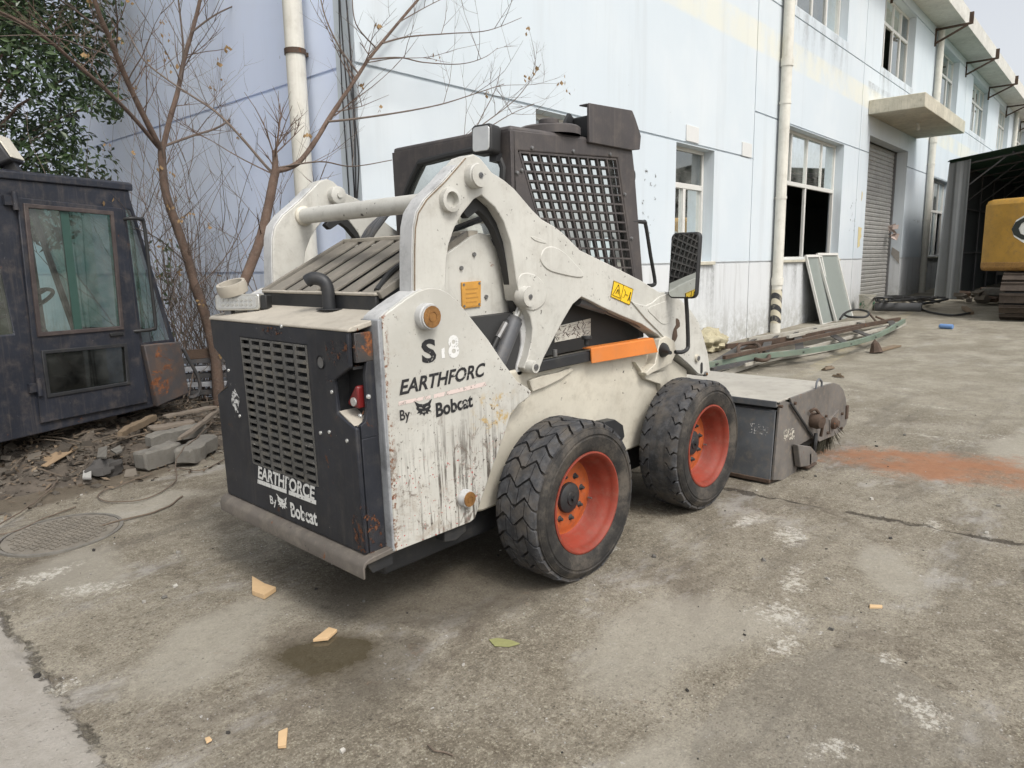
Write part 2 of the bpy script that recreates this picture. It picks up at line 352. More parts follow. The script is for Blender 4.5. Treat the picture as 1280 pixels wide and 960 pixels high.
M['glassg'] = glass('green_cab_glass', (.33,.48,.42), .08, .03, .24)
M['glassd'] = glass('building_glass', (.30,.36,.36), .20, .03, .34)
M['glassl'] = glass('loader_cab_glass', (.24,.33,.30), .06, .04, .30)
tm = NT('mirror_face'); M['mirror'] = tm.fin((.55,.58,.57), .02, 1.)
M['redl'] = plain('red_lens', (.14,.012,.012), .35)
M['dk'] = decal('black_lettering', (.016,.016,.018), .1, 34)
M['wt'] = decal('white_lettering', (.66,.66,.63), .18, 34)
M['wt2'] = decal('ghost_white_lettering', (.66,.66,.64), .25, 60)
M['pink'] = decal('faded_pink_stripe', (.60,.50,.46), .3, 30)
M['yel'] = plain('yellow_sticker', (.78,.50,.02), .45, 0, .06)
M['label'] = plain('paper_label', (.50,.48,.42), .7, 0, .15, 60)
M['pvc'] = paint('cream_pvc_pipe', (.64,.62,.55), .5, .08, (.34,.30,.23), .30, streak=.4)
M['conc'] = paint('canopy_concrete', (.50,.47,.38), .85, .15, (.16,.15,.12), .4, streak=.5)
M['alu'] = plain('white_aluminium_frame', (.62,.61,.57), .5, .1, .08)
M['cable'] = plain('black_cable', (.02,.02,.022), .6)
M['wood'] = plain('fresh_cut_wood', (.55,.38,.21), .8, 0, .18, 25)
def tyre_mat(name, c0, c1):
    t = NT(name); n = t.noise(22, 7, .75); f = t.noise(140, 4); c = t.mix(t.ss(n, .4, .7), c0, c1)
    c = t.mix(t.mul(t.ss(t.noise(6, 6, .75), .42, .70), .75), c, (.115,.098,.078)); t.bump(t.math('ADD', n, t.mul(f, .4)), .35, .004); return t.fin(c, .75, 0, .35)
M['rubbert'] = tyre_mat('tread_rubber', (.034,.035,.038), (.085,.087,.092)); M['rubberw'] = tyre_mat('tyre_sidewall_rubber', (.017,.016,.015), (.036,.033,.030))
M['wall'] = mk_wall(); M['wallsky'] = mk_wall('side_wall_skylit_tone', (.69,.77,.94), (.67,.74,.88), dk=.3); M['ground'] = mk_ground()  # side wall: same paint, blue skylight and brightness put into its colour

# ================================================================== GROUND
def lines(segs):
    o = []
    for a, b, st in segs:
        n = max(1, round((b-a)/st)); o += [a+(b-a)*i/n for i in range(n)]
    return o+[segs[-1][1]]
gx = lines([(-300,-60,60),(-60,-10,10),(-10,-3,1.),(-3,-2.05,.05),(-2.05,-1.72,.012),(-1.72,2.6,.04),(2.6,8,.12),(8,25,1.),(25,80,10),(80,400,80)])
gy = lines([(-300,-60,60),(-60,-10,10),(-10,-3.2,.6),(-3.2,5.2,.045),(5.2,12,.4),(12,60,8),(60,300,60)])
def gh(x, y):
    h = gz(x)
    if -4 < x < 9 and -5 < y < 6:
        h += .010*mn.noise((x*.9, y*.9, 3)) + .004*mn.fractal((x*6, y*6, 1), .8, 2, 4)
        e = x+.10*mn.noise((0, y*4.5, 7))+.02*mn.noise((x*22, y*22, 2))
        if e < -1.87: h += .012
        if abs(e+1.868) < .012: h -= .012*abs(mn.noise((x*9, y*9, 4)))*2
        j = x+.05*mn.noise((x*5, y*5, 9))-(1.46-.085*y)
        if abs(j) < .02: h -= .012
    return h
gv = [(x, y, gh(x, y)) for x in gx for y in gy]; ny = len(gy)
gf = [(i*ny+j, (i+1)*ny+j, (i+1)*ny+j+1, i*ny+j+1) for i in range(len(gx)-1) for j in range(ny-1)]
g = MB(); g.v = gv; g.f = gf
go = g.build('ground', M['ground'], smooth=60, kind='structure')
def ellf(x, y, e):
    cx, cy_, rx, ry, an = e[:5]; soft = e[5]; dx, dy = x-cx, y-cy_; c_, s_ = math.cos(R(an)), math.sin(R(an))
    l = math.hypot((c_*dx+s_*dy)/rx, (-s_*dx+c_*dy)/ry); t = max(0., min(1., (1-l)/soft)); return t*t*(3-2*t)
random.seed(31)
EW = []
for (u, v, a, b) in ((960,760,.17,.12),(1000,735,.13,.1),(955,800,.12,.09),(985,670,.22,.10),(1115,820,.06,.06),(1175,880,.08,.13),(1040,940,.11,.07),(1165,657,.17,.06),(120,735,.20,.08),(90,860,.09,.07),(60,720,.2,.1),(1010,715,.1,.06),(1185,905,.07,.06),(940,655,.2,.06),(760,690,.12,.05)):
    p = G(u, v); EW.append((p.x, p.y, a*1.7, b*1.7, random.uniform(-40, 40), .9, 1.))
for k in range(14): EW.append((random.uniform(2.2, 9), random.uniform(-3.5, 1.0), random.uniform(.3,.8), random.uniform(.08,.2), random.uniform(-110,-70), .8, .75))
EO = [(-.25,.55,1.0,.75,0,.6,1.),(-1.05,.1,.5,.3,20,.8,.7),(1.2,.8,.9,.8,0,.6,.8)]
p1 = G(1170, 580); ER = [(p1.x, p1.y, 1.4, .62, -72, 1., 1.),(p1.x+.1, p1.y-.75, 1.0, .6, -60, 1., 1.)]
ED = [(-1.35,.75,.75,.3,20,.9,1.),(-.2,-.55,.9,.35,-10,.9,1.),(-.9,-.9,.6,.25,10,.9,1.),(-1.5,1.9,.4,.6,0,.9,1.),(3.5,-1.2,1.2,.5,0,.9,1.),(.9,-1.0,.5,.2,30,.9,1.),(-1.0,2.6,.8,.3,0,.9,1.)]
pp = G(398, 822); EP = [(pp.x, pp.y, .33, .235, -52, .9, 1.)]
EB = [(-1.1,4.25,1.95,1.25,10,.3,1.)]; EG = [(-.35,-1.25,.55,.45,0,.12,1.)]
def fld(x, y, es): return max(e[6]*ellf(x, y, e) for e in es)
ca = go.data.color_attributes.new('stain_a', 'FLOAT_COLOR', 'POINT'); cb_ = go.data.color_attributes.new('stain_b', 'FLOAT_COLOR', 'POINT')
da, db_ = [], []
for x, y, z in gv:
    if -4 < x < 11 and -5 < y < 7:
        wx, wy = x+.12*mn.noise((x*1.8, y*1.8, 11)), y+.12*mn.noise((x*1.8, y*1.8, 23))
        da += [fld(wx, wy, EW), fld(wx, wy, EO), fld(wx, wy, ER), fld(wx, wy, ED)]; db_ += [fld(wx, wy, EP), fld(wx, wy, EB), fld(wx, wy, EG), 1.]
    else: da += [0, 0, 0, 0]; db_ += [0, 0, 0, 1]
ca.data.foreach_set('color', da); cb_.data.foreach_set('color', db_)

# ================================================================== BUILDING
BY = .0374; DB = Vector((math.cos(BY), math.sin(BY), 0)); NB = Vector((-math.sin(BY), math.cos(BY), 0))
bld = empty('factory_building', NB*2.8, (0, 0, BY), label='long two-storey pale blue plastered factory building with white window frames', category='building')
OP = []      # openings: s0, s1, z0, z1
WIN = []
def opening(s0, s1, z0, z1): OP.append((s0, s1, z0, z1))
lowA = [(3.12, 4.2), (5.92, 7.0)]
lowB = [(9.5, 12.62), (20.2, 22.98), (25.5, 28.5), (30.8, 33.7), (36.2, 39.1)]
upp = [(9.45, 12.42), (14.8, 17.5), (20.0, 22.92), (25.3, 28.4), (30.9, 33.65), (36.3, 39.1)]
for a, b in lowA: opening(a, b, 1.37, 2.86)
for a, b in lowB: opening(a, b, 1.37, 3.54)
for a, b in upp: opening(a, b, 5.38, 6.98)
opening(14.3, 17.6, .2, 3.92)
TOP = 7.3; XS, XE = 1.0, 46.
def wall_cells(x0, x1, z0, z1, ops, gh_, gv_, f, mb):
    gw = .012
    xs = sorted({x0, x1, *[o[0] for o in ops], *[o[1] for o in ops], *[c+k for c in gv_ for k in (-gw, gw)]})
    zs = sorted({z0, z1, *[o[2] for o in ops], *[o[3] for o in ops], *[c[0]+k for c in gh_ for k in (-gw, gw)]})
    D = .24
    def depth(a, b, c, d):
        mx, mz = (a+b)/2, (c+d)/2
        if any(o[0] < mx < o[1] and o[2] < mz < o[3] for o in ops): return None
        if any(abs(mx-c_) < gw for c_ in gv_): return .022
        if any(abs(mz-q[0]) < gw and q[1] < mx < q[2] for q in gh_): return .022
        return 0.
    nx, nz = len(xs)-1, len(zs)-1
    dp = [[depth(xs[i], xs[i+1], zs[k], zs[k+1]) for k in range(nz)] for i in range(nx)]
    def quad(p): mb.add([f(*q) for q in p], [(0, 1, 2, 3)])
    def dep(i, k): return dp[i][k] if 0 <= i < nx and 0 <= k < nz else None
    for i in range(nx):
        for k in range(nz):
            d = dp[i][k]
            if d is None: continue
            a, b, c, e = xs[i], xs[i+1], zs[k], zs[k+1]
            quad([(a, d, c), (b, d, c), (b, d, e), (a, d, e)]); quad([(a, D, c), (b, D, c), (b, D, e), (a, D, e)])
            for di, dk, pts in ((-1, 0, ((a, c), (a, e))), (1, 0, ((b, c), (b, e))), (0, -1, ((a, c), (b, c))), (0, 1, ((a, e), (b, e)))):
                q = dep(i+di, k+dk); t = D if q is None else q
                if t > d: quad([(pts[0][0], d, pts[0][1]), (pts[1][0], d, pts[1][1]), (pts[1][0], t, pts[1][1]), (pts[0][0], t, pts[0][1])])
m = MB()
GH = [(1.345, 0, 99), (2.88, 0, 8.3), (3.56, 8.3, 99), (5.22, 0, 99), (7.0, 8, 99)]
wall_cells(XS, XE, -.6, TOP, OP, GH, [8.3, 13.6, 24.2, 34.9], lambda s, d, z: (s, d, z), m)
m.build('front_wall', M['wall'], bld, smooth=0)
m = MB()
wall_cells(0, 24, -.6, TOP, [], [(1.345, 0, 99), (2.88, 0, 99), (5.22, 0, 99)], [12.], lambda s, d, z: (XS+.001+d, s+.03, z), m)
m.build('side_wall', M['wallsky'], bld, smooth=0)
# inside: floor, storey slab, back wall, roof
mi = plain('interior_plaster', (.30,.30,.28), .9)
MB().box(XS+.25, XE, .25, 9, .25, .3).box(XS+.25, XE, .25, 9, 4.1, 4.35).box(XS+.25, XE, 9, 9.2, -.5, 7.3).box(XE-.2, XE, .25, 9, -.5, 7.3).box(8.6, 8.75, .3, 9, .3, 7.2).build('interior', mi, bld, smooth=0)
m = MB().box(XS-.3, XE+.3, -.02, 24, TOP+.002, TOP+.14); m.build('roof_slab', M['conc'], bld, smooth=0)
m = MB(); m.px([(0, 7.22), (-.62, 7.22), (-.62, 7.62), (-.54, 7.62), (-.54, 7.32), (0, 7.32)], 2., XE+.3); m.build('gutter', paint('gutter_paint', (.60,.58,.53), .7, .12, (.25,.22,.18), .35, streak=.4), bld, bevel=.008)
for s in (10.9, 15.2, 19.5, 23.85, 28.2, 32.6, 37):
    b = MB().bar((s, 0, 7.12), (s, -.80, 7.12), .05, .05).bar((s, 0, 6.78), (s, -.72, 7.10), .045, .045).bar((s, -.785, 7.1), (s, -.785, 7.38), .09, .06).bar((s, -.012, 6.72), (s, -.012, 7.16), .05, .02)
    b.build('gutter_bracket', M['rust'], bld)
# windows
def window(s0, s1, z0, z1, zt, nt_, nb_, skip=(), sill=True):
    y0, y1 = .15, .21; fw = .045
    f = MB(); f.box(s0, s1, y0, y1, z0, z0+fw).box(s0, s1, y0, y1, z1-fw, z1).box(s0, s0+fw, y0+.001, y1-.001, z0+fw, z1-fw).box(s1-fw, s1, y0+.001, y1-.001, z0+fw, z1-fw)
    f.box(s0+fw, s1-fw, y0+.002, y1-.002, zt-.035, zt+.035)
    for k in range(1, nt_):
        x = s0+(s1-s0)*k/nt_; f.box(x-.022, x+.022, y0+.003, y1-.003, zt+.035, z1-fw)
    for k in range(1, nb_):
        x = s0+(s1-s0)*k/nb_; f.box(x-.03, x+.03, y0+.004, y1-.004, z0+fw, zt-.035)
    fo = f.build('window', M['alu'], bld, bevel=.005)
    for n_, a, b, off in ((nt_, zt+.035, z1-fw, .03), (nb_, z0+fw, zt-.035, .035)):
        for k in range(n_):
            if off > .03 and k in skip: continue
            x0 = s0+(s1-s0)*k/n_; x1 = s0+(s1-s0)*(k+1)/n_; yy = y0+off+random.uniform(-.006, .006); tl = random.uniform(-.006, .006)
            p = MB().add([(x0+.02, yy-tl, a), (x1-.02, yy+tl, a), (x1-.02, yy+tl, b), (x0+.02, yy-tl, b)], [(0,1,2,3)]); p.build('pane', M['glassd'], fo, smooth=0)
    if sill: MB().box(s0-.04, s1+.04, -.045, .15, z0-.05, z0-.003).build('sill', M['conc'], fo, bevel=.006)
for a, b in lowA: window(a, b, 1.37, 2.86, 2.37, 1, 2)
for i, (a, b) in enumerate(lowB): window(a, b, 1.37, 3.54, 2.67, 4, 2 if i < 1 else 4, (0, 1) if i == 0 else ((0, 3) if i == 1 else ()))
for i, (a, b) in enumerate(upp): window(a, b, 5.38, 6.98, 6.42, 4, 4, {1: (0, 1)}.get(i, ()), sill=False)
tsd = NT('rain_streaks'); X_, Y_, Z_ = tsd.sep(); sn = tsd.noise(1., 6, .72, tsd.stretch((2.6, 2.6, .4)))
tsd.set(tsd.b.inputs['Alpha'], tsd.mul(tsd.ss(sn, .40, .72), tsd.ss(Z_, 0., 1.), tsd.ss(tsd.noise(14, 5, .7), .2, .7), .55)); M['streaks'] = tsd.fin((.20,.19,.175), .9)
for a, b, z0_, h_ in [(a, b, 1.31, 1.0) for a, b in lowA+lowB]+[(a, b, 5.37, .9) for a, b in upp]+[(14.0, 18.35, 4.95, .35)]:
    q = MB().add([(a-.1, 0, 0), (b+.1, 0, 0), (b+.1, 0, 1), (a-.1, 0, 1)], [(0,1,2,3)]).build('rain_streak', M['streaks'], bld, smooth=0); q.scale = (1, 1, h_); q.location = (0, -.003, z0_-h_)
# roller door with its slats
m = MB(); z = .32; prof = []
while z < 3.88:
    prof += [(.30, z), (.285, z+.02), (.285, z+.07), (.30, z+.09)]; z += .095
m.add([(s, y, zz) for s in (14.25, 17.65) for y, zz in prof], [(i, i+1, len(prof)+i+1, len(prof)+i) for i in range(len(prof)-1)])
rd = m.build('roller_door', paint('galvanised_shutter', (.36,.355,.335), .55, .12, (.18,.16,.14), .45, streak=.5, metal=.25), bld, smooth=30)
MB().box(14.302, 17.598, .26, .33, .2, .31).build('bottom_rail', M['steel'], rd)
for a, b in ((14.302, 14.36), (17.54, 17.598)): MB().box(a, b, .24, .34, .31, 3.9).build('guide_rail', M['steel'], rd)
# entrance canopy
cn = MB().box(14.05, 18.32, -1.04, -.003, 4.3, 4.58); cno = cn.build('canopy', M['conc'], bld, bevel=.012)
MB().lathe([(.0, 0), (.05, 0), (.05, -.03), (.02, -.04), (.02, -.07), (.04, -.1), (.035, -.16), (0, -.18)], (15.9, -.55, 4.3), (0,0,1), 14).build('ceiling_lamp', M['label'], cno)
# down pipes
tst = NT('hazard_striped_pipe'); X_, Y_, Z_ = tst.sep()
wv_ = tst.math('SINE', tst.mul(tst.math('ADD', Z_, tst.mul(X_, 1.0)), 34.)); cc = tst.mix(tst.ss(wv_, -.05, .05), (.03,.03,.032), (.55,.50,.38)); cc = tst.mix(tst.mul(tst.ss(tst.noise(9, 6, .7), .5, .7), .6), cc, (.42,.38,.30)); M['hazard'] = tst.fin(cc, .6)
def downpipe(p, z0, z1, r, stripes=False, kind='downpipe'):
    x, y = p; o = MB().cyl((x, y, z0), (x, y, z1), r, n=20).build(kind, M['pvc'], bld)
    for z in (1.0, 2.35, 3.8, 5.6, 6.9):
        if z0 < z < z1: MB().lathe([(r+.001, -.02), (r+.008, -.02), (r+.008, .02), (r+.001, .02)], (x, y, z), (0,0,1), 20).bar((x, y+r, z), (x, y+r+.06, z), .03, .03).build('pipe_clamp', M['pvc'], o)
    for z in (1.02, 4.4):
        if z0 < z < z1: MB().lathe([(r, -.06), (r+.014, -.06), (r+.014, .06), (r, .06)], (x, y, z), (0,0,1), 20).build('pipe_socket', M['pvc'], o)
    if stripes: MB().lathe([(r+.003, 0), (r+.003, .55)], (x, y, z0+.18), (0,0,1), 20).build('hazard_wrap', M['hazard'], o)
    return o
downpipe((9.22, -.10), .16, 7.25, .082, True)
downpipe((19.75, -.10), .3, 7.25, .08)
downpipe((34.9, -.10), .3, 7.25, .08)
pl = MB().cyl((XS-.11, .61, -.1), (XS-.11, .61, 7.25), .075, n=20).build('downpipe', M['pvc'], bld)
MB().lathe([(.076, -.02), (.084, -.02), (.084, .02), (.076, .02)], (XS-.11, .61, 3.05), (0,0,1), 20).bar((XS-.04, .61, 3.05), (XS, .61, 3.05), .03, .03).build('pipe_clamp', M['rust'], pl)
# cables down the corner
for k, (dx, dy, r) in enumerate(((-.02, .05, .007), (-.025, .085, .006), (-.015, .14, .005))):
    pts = [(XS+dx+.008*math.sin(z*3+k), dy+.02*math.sin(z*1.7+2*k), z) for z in [i*.25 for i in range(-1, 30)]]
    MB().tube(pts, r, 6).build('wall_cable', M['cable'], bld)
pts = [(XS-.05, .03, 2.9), (XS-.07, -.03, 2.6), (XS-.06, -.06, 2.2), (XS-.05, .0, 1.9)]; MB().tube(spline(pts), .006, 6).build('wall_cable', M['cable'], bld)
# little white wall plates and the ghosts of removed signs
for s, z in ((6.33, 3.0), (8.05, 2.98)): MB().box(s-.17, s+.17, -.014, -.002, z-.1, z+.1).build('number_plate', plain('white_sign', (.60,.60,.58), .5, 0, .06), bld, bevel=.004)
gm = decal('glue_marks', (.17,.17,.16), .8, 30)
m = MB(); random.seed(5)
for (s0, s1, z0, z1) in ((5.12, 5.42, 1.72, 2.50), (13.25, 13.62, 1.9, 2.6), (18.6, 19.3, 2.25, 2.32)):
    for k in range(16):
        a, b = random.uniform(s0, s1), random.uniform(z0, z1); w_ = random.uniform(.008, .025)
        m.box(a-w_, a+w_, -.004, -.0025, b-w_, b+w_)
m.build('glue_marks', gm, bld, smooth=0, kind='stuff')
m = MB(); m.py([(13.86,2.02),(14.12,2.0),(14.08,1.92),(14.12,1.82),(14.02,1.74),(14.05,1.62),(13.88,1.58)], -.005, -.002); m.build('torn_notice', plain('old_yellow_paper', (.55,.47,.26), .9), bld)
m = MB(); m.py([(13.95,2.75),(14.02,2.72),(14.0,2.6),(13.95,2.55)], -.005, -.002); m.build('torn_notice', bpy.data.materials['old_yellow_paper'], bld)
m = MB().px([(.03,1.5),(.2,1.62),(.22,1.45),(.1,1.3),(.02,1.2)], 17.59, 17.597); m.build('torn_notice', plain('grey_glue_patch', (.30,.28,.25), .9), bld)
random.seed(21)
m = MB()
for k in range(9):
    c = Vector((17.2+random.uniform(-.12,.12), .12+random.uniform(-.08,.1), 2.0+random.uniform(-.3,.16))); a = Vector([random.uniform(-.1,.1) for _ in range(3)]); b = Vector([random.uniform(-.1,.1) for _ in range(3)])
    m.add([c-a, c-b, c+a, c+b], [(0,1,2,3)])
m.build('tied_rags', plain('pink_grey_rag', (.42,.34,.30), .9), bld, smooth=0)
MB().box(14.2, 17.7, -.9, .3, .05, .24).build('door_step', M['conc'], bld, bevel=.02)

# ================================================================== SKID STEER LOADER
ld = empty('skid_steer_loader', (0,0,0), (0, -SL, 0), label='white skid steer loader with black tailgate and red rims standing in the yard', category='loader')
def both(name, mb, mat, bevel=0, parent=None, **kw):
    a = mb.build(name, mat, parent or ld, bevel=bevel, **kw); b = mb.mirror().build(name, mat, parent or ld, bevel=bevel, **kw); return a, b
YT, YA = .22, .25
# ---- chassis
ch = [(-.86,.36),(-.45,.36),(-.36,.34),(.45,.345),(.75,.36),(1.30,.36),(1.38,.45),(1.38,.72),(1.22,.80),(1.05,.93),(-.86,.93)]
MB().py(ch, .29, 2*YC-.29).build('chassis', M['cream'], ld, bevel=.012)
MB().box(-.84, 1.25, .36, 1.26, .2, .365).build('belly_frame', M['blackm'], ld, bevel=.01)
MB().box(-.90, -.02, .30, 1.32, .40, 1.18).build('engine_housing', M['inner'], ld)
both('fender_flap', MB().py(LYs([(664,476),(680,470),(700,466),(716,460),(719,463),(704,474),(684,484),(668,490)], .262), .272, .29), M['cream'], .003)
both('axle_bracket', MB().py(LYs([(752,527),(766,524),(776,531),(778,545),(772,556),(752,552)], .25), .235, .289), M['blackm'], .003)
for ax_, az_ in ((0,.345),(1.1,.358)): both('axle', MB().cyl((ax_,.13,az_),(ax_,.3,az_),.075), M['blackm'])
both('tie_down', MB().py(LYs([(556,660),(583,652),(583,664),(570,676),(556,678)], .24), .24, .30), M['blackm'], .004)
# ---- towers
tw = LYs([(478,397),(484,391),(507,374),(522,364.5),(535,360),(548,360.6),(559,365),(572,376),(591,400),(610,424),(629,452.5),(647,477),(660,485),(665,490),(662,496),(648,506),(638,520),(629,548),(613,592),(594,648),(588,653),(494,690)], YT)
both('tower_plate', MB().py(tw, YT, YT+.02), M['tower'], .004)
m = MB().box(-.892, -.874, YT+.003, .33, .356, 1.222); both('tower_rear_flange', m, paint('scuffed_shaded_flange', (.30,.31,.32), .5, .2, (.08,.08,.08), .6, chips=.9, streak=.8), .004)  # rear-facing shade put into the flange grey; scuffs and chips are wear
cap = LYs([(478,397),(484,391),(507,374),(522,364.5),(532,361)], YT); m = MB()
inn = [(x-.004, z-.014) for x, z in cap]; m.py(cap+inn[::-1], YT+.02, .335); both('tower_cap', m, M['worn_white'], .003)
ip = LYs([(540,470),(548,330),(560,315),(575,305),(588,295),(600,291),(610,294),(622,316),(632,345),(640,385),(643,430),(636,470),(610,520)], .36)
both('inner_tower_plate', MB().py(ip, .355, .372), M['white'], .004)
for u, v in ((576,335),(592,318),(607,371),(618,395),(590,430)):
    x, z = LY(u, v, .355); both('bolt', MB().cyl((x,.356,z),(x,.347,z),.009,n=8), M['steel'])
q = [LY(*p, .353) for p in ((576,353),(600,351),(600,383),(577,386))]
dp_ = MB().py(q, .347, .3545).build('data_plate', M['plateo'], ld, bevel=.001, label='orange embossed metal data plate')
for (x, z), (sx, sz) in zip(q, ((1,-1),(-1,-1),(-1,1),(1,1))): MB().cyl((x+sx*.010,.345,z+sz*.010),(x+sx*.010,.348,z+sz*.010),.006,n=8).build('rivet', M['steel'], dp_)
mm = MB()
for k in range(5):
    z = q[0][1]-.03-k*.018; mm.box(q[0][0]+.02, q[1][0]-.02-.01*(k % 2), .3462, .3468, z-.003, z+.003)
mm.build('embossed_text_lines', plain('embossed_lines', (.38,.19,.035), .6), dp_)
# ---- lift arms
arm = LYs([(519,415),(517.5,360),(517.5,311),(518.4,285),(522,266),(532.5,249),(555,227),(573,206.5),(582,196),(592,192.7),(600,197),(607.5,206),(615,215.6),(630,225),(643,236),(654.4,249.4),(665.6,262.5),(677,273.8),(693.8,283.5),(705,292.5),(725,312.6),(765,332),(801.5,350.6),(825,365.6),(836,364.7),(845.6,369.4),(857,380.6),(864,388),(873.8,403),(880,423.8),(885,442.5),(888,465),(883,470.6),(872,469),(862,457.5),(851,449),(840,436),(823,419),(802,405),(780,396),(754,384.5),(738,376),(727,371),(716,380.6),(705,399),(692,423.8),(680,447),(675,460),(669,466),(660,466),(655,460),(660.6,445),(665,424),(666,411),(663,396),(657,386),(649,374),(646.5,356),(643,330),(638.4,302),(630,277.5),(618.8,258.8),(602,243.8),(592.5,249),(577.5,268),(568,285),(560.6,307.5),(557.8,330),(557,360),(560,415)], YA)
both('lift_arm', MB().py(arm, YA, .335), M['white'], .004)
both('seam_weld', MB().tube([(x+.003, YA-.0005, z-.002) for x, z in LYs([(519,412),(517.5,360),(517.5,311),(518.4,285),(522,266),(532.5,249),(555,227),(573,206.5),(581,197)], YA)], .0028, 6), paint('rust_stained_weld', (.20,.15,.10), .8, .3, (.08,.04,.02), .7, rust=.4, scale=6))
# worn rear face of the arm
rf = LYs([(519,412),(517.5,360),(517.5,311),(518.4,285),(522,266),(532.5,249),(555,227),(573,206.5)], YA)
o2 = [(x-.006, z+.003) for x, z in rf]; both('arm_rear_strap', MB().py(rf+o2[::-1], YA+.006, .329), M['worn_white'], .002)
li = LYs([(603,240),(620,258),(631,277),(639.5,303),(644,330),(648,358),(652,378),(643,392),(637,362),(632,335),(625,308),(616,286),(606,271),(597,263),(584,273),(578,266),(590,250)], .30)
both('arch_liner', MB().py(li, .295, .331), M['black'], .002)
e1 = smooth2(LYs([(676,325),(680,312),(690,308),(704,314),(718,328),(729,341),(726,347),(702,343),(685,337)], YA-.005)); both('pressed_panel', MB().py(e1, YA-.005, YA+.01), M['white'], .004)
e2 = LYs([(789,376),(796,379),(808,382),(816,378),(824,371),(836,366),(845,371),(856,382),(863,389.5),(872.5,404),(879,425),(884,443),(886.5,464),(881,469),(873,467.5),(862,456),(848,444),(835,427),(822,413),(807,398)], YA-.008)
both('arm_end_plate', MB().py(e2, YA-.008, YA+.002), M['white'], .004)
ri = smooth2(LYs([(810,386),(825,379),(836,376),(841,386),(840,397),(836,404),(828,405),(818,396)], YA-.011), 3)
both('pressed_ring', MB().py(ri, YA-.011, YA-.007), M['white'], .003)
e3 = smooth2(LYs([(648,362),(649,347),(656,341),(668,343),(678,351),(684,365),(680,380),(668,388),(656,384)], YA-.006), 3); both('hinge_pad', MB().py(e3, YA-.006, YA+.002), M['white'], .004)
m = MB().py(smooth2(LYs([(664,296),(672,297),(682,302),(681,304),(670,301)], YA-.003), 3), YA-.003, YA+.004); both('weld_ridge', m, M['white'], .001)
def boss(u, v, y0, y1, r, mat='white', cap='brass', rc=.016, fl=True):
    x, z = LY(u, v, y1)
    a, b = both('pivot_boss', MB().lathe([(r*1.08, y0), (r*1.08, y1+.012), (r, y1+.008), (r, y1), (0, y1)], (x, 0, z), (0,1,0), 28), M[mat])
    for k, o in enumerate((a, b)):
        mb = MB().lathe([(0, y1-.004), (rc, y1-.004), (rc, y1+.001)], (x, 0, z), (0,1,0), 16).lathe([(rc*.45, y1-.006), (rc*.45, y1), (0, y1-.001)], (x,0,z), (0,1,0), 12)
        (mb if k == 0 else mb.mirror()).build('pin', M[cap], o)
boss(601, 219, .262, .205, .044, cap='steel', rc=.011); boss(663, 371, .262, .21, .042, cap='steel', rc=.011); boss(670, 459, .262, .212, .026, cap='steel', rc=.014)
boss(540, 396, .235, .178, .046, 'worn_white', 'brass', .0405); boss(587, 624, .235, .19, .034, 'worn_white', 'brass', .031)
boss(873, 448, .25, .228, .022, 'cream', 'steel', .015); boss(883.5, 467.5, .25, .230, .014, 'steel', 'brass', .008)
x, z = LY(877, 460, .241); both('slot', MB().py(rrect(x-.014, x+.014, z-.034, z+.034, .013), .2405, .246), M['black'])
# cross tube with its open ends
x, z = LY(562, 250, .24); TX = (x, z)
MB().cyl((x, .333, z), (x, 2*YC-.333, z), .037, n=28).build('cross_tube', M['white'], ld)
both('tube_socket', MB().lathe([(.045, .26), (.045, .225), (.031, .222), (.031, .30), (0, .30)], (x, 0, z), (0,1,0), 28), M['white'])
both('tube_weld', MB().lathe([(.048, .334), (.046, .345), (.037, .352)], (x, 0, z), (0,1,0), 28), M['cream'])
# inner apex pins
x, z = LY(601, 219, .25); both('inner_pin_boss', MB().lathe([(.042, .334), (.042, .372), (.034, .376), (0, .376)], (x, 0, z), (0,1,0), 24).lathe([(.014,.376),(.014,.384),(0,.384)], (x,0,z), (0,1,0), 10), M['white'])
# lift cylinders
a, b = LY(652, 376, .30), LY(598, 512, .30); A, B = Vector((a[0], .30, a[1])), Vector((b[0], .30, b[1])); D_ = (B-A).normalized()
cyl_, cyl2 = both('lift_cylinder', MB().cyl(A+D_*.10, B, .040, n=24).cyl(A+D_*.085, A+D_*.10, .033, n=20), M['cyl'])
rod = MB().cyl(A, A+D_*.2, .019).cyl((a[0],.262,a[1]),(a[0],.338,a[1]),.03); rod.build('rod', M['chrome'], cyl_); rod.mirror().build('rod', M['chrome'], cyl2)
h0 = LY(631, 404, .275); h1 = LY(612, 440, .275); h2 = LY(596, 470, .28); hp = [(h0[0]+.02,.285,h0[1]+.005),(h0[0],.27,h0[1]),((h0[0]+h1[0])/2-.005,.268,(h0[1]+h1[1])/2),(h1[0],.27,h1[1]),(h2[0],.28,h2[1])]
both('hydraulic_hose', MB().tube(spline(hp), .011, 10), M['black']); both('hose_fitting', MB().cyl(hp[1], hp[2], .014, n=8), M['steel'])
x, z = LY(612, 418, .353); both('cable_hole', MB().cyl((x,.350,z),(x,.356,z),.02,n=14), M['black'])
# link bar under the arm and lower link
a = LY(654, 345, .30); b = LY(655, 455, .30); both('lower_link', MB().py(smooth2(LYs([(640,352),(648,346),(656,360),(652,390),(660,420),(655,452),(648,468),(641,464),(648,430),(644,395)], .31), 3), .29, .325), M['worn_white'], .004)
a = LY(722, 376, .30); b = LY(800, 407, .30); both('tilt_cylinder', MB().cyl((a[0],.30,a[1]),(a[0]+.22,.30,a[1]-.06),.024).cyl((a[0]+.2,.30,a[1]-.055),(b[0],.30,b[1]),.013), M['cyl'])
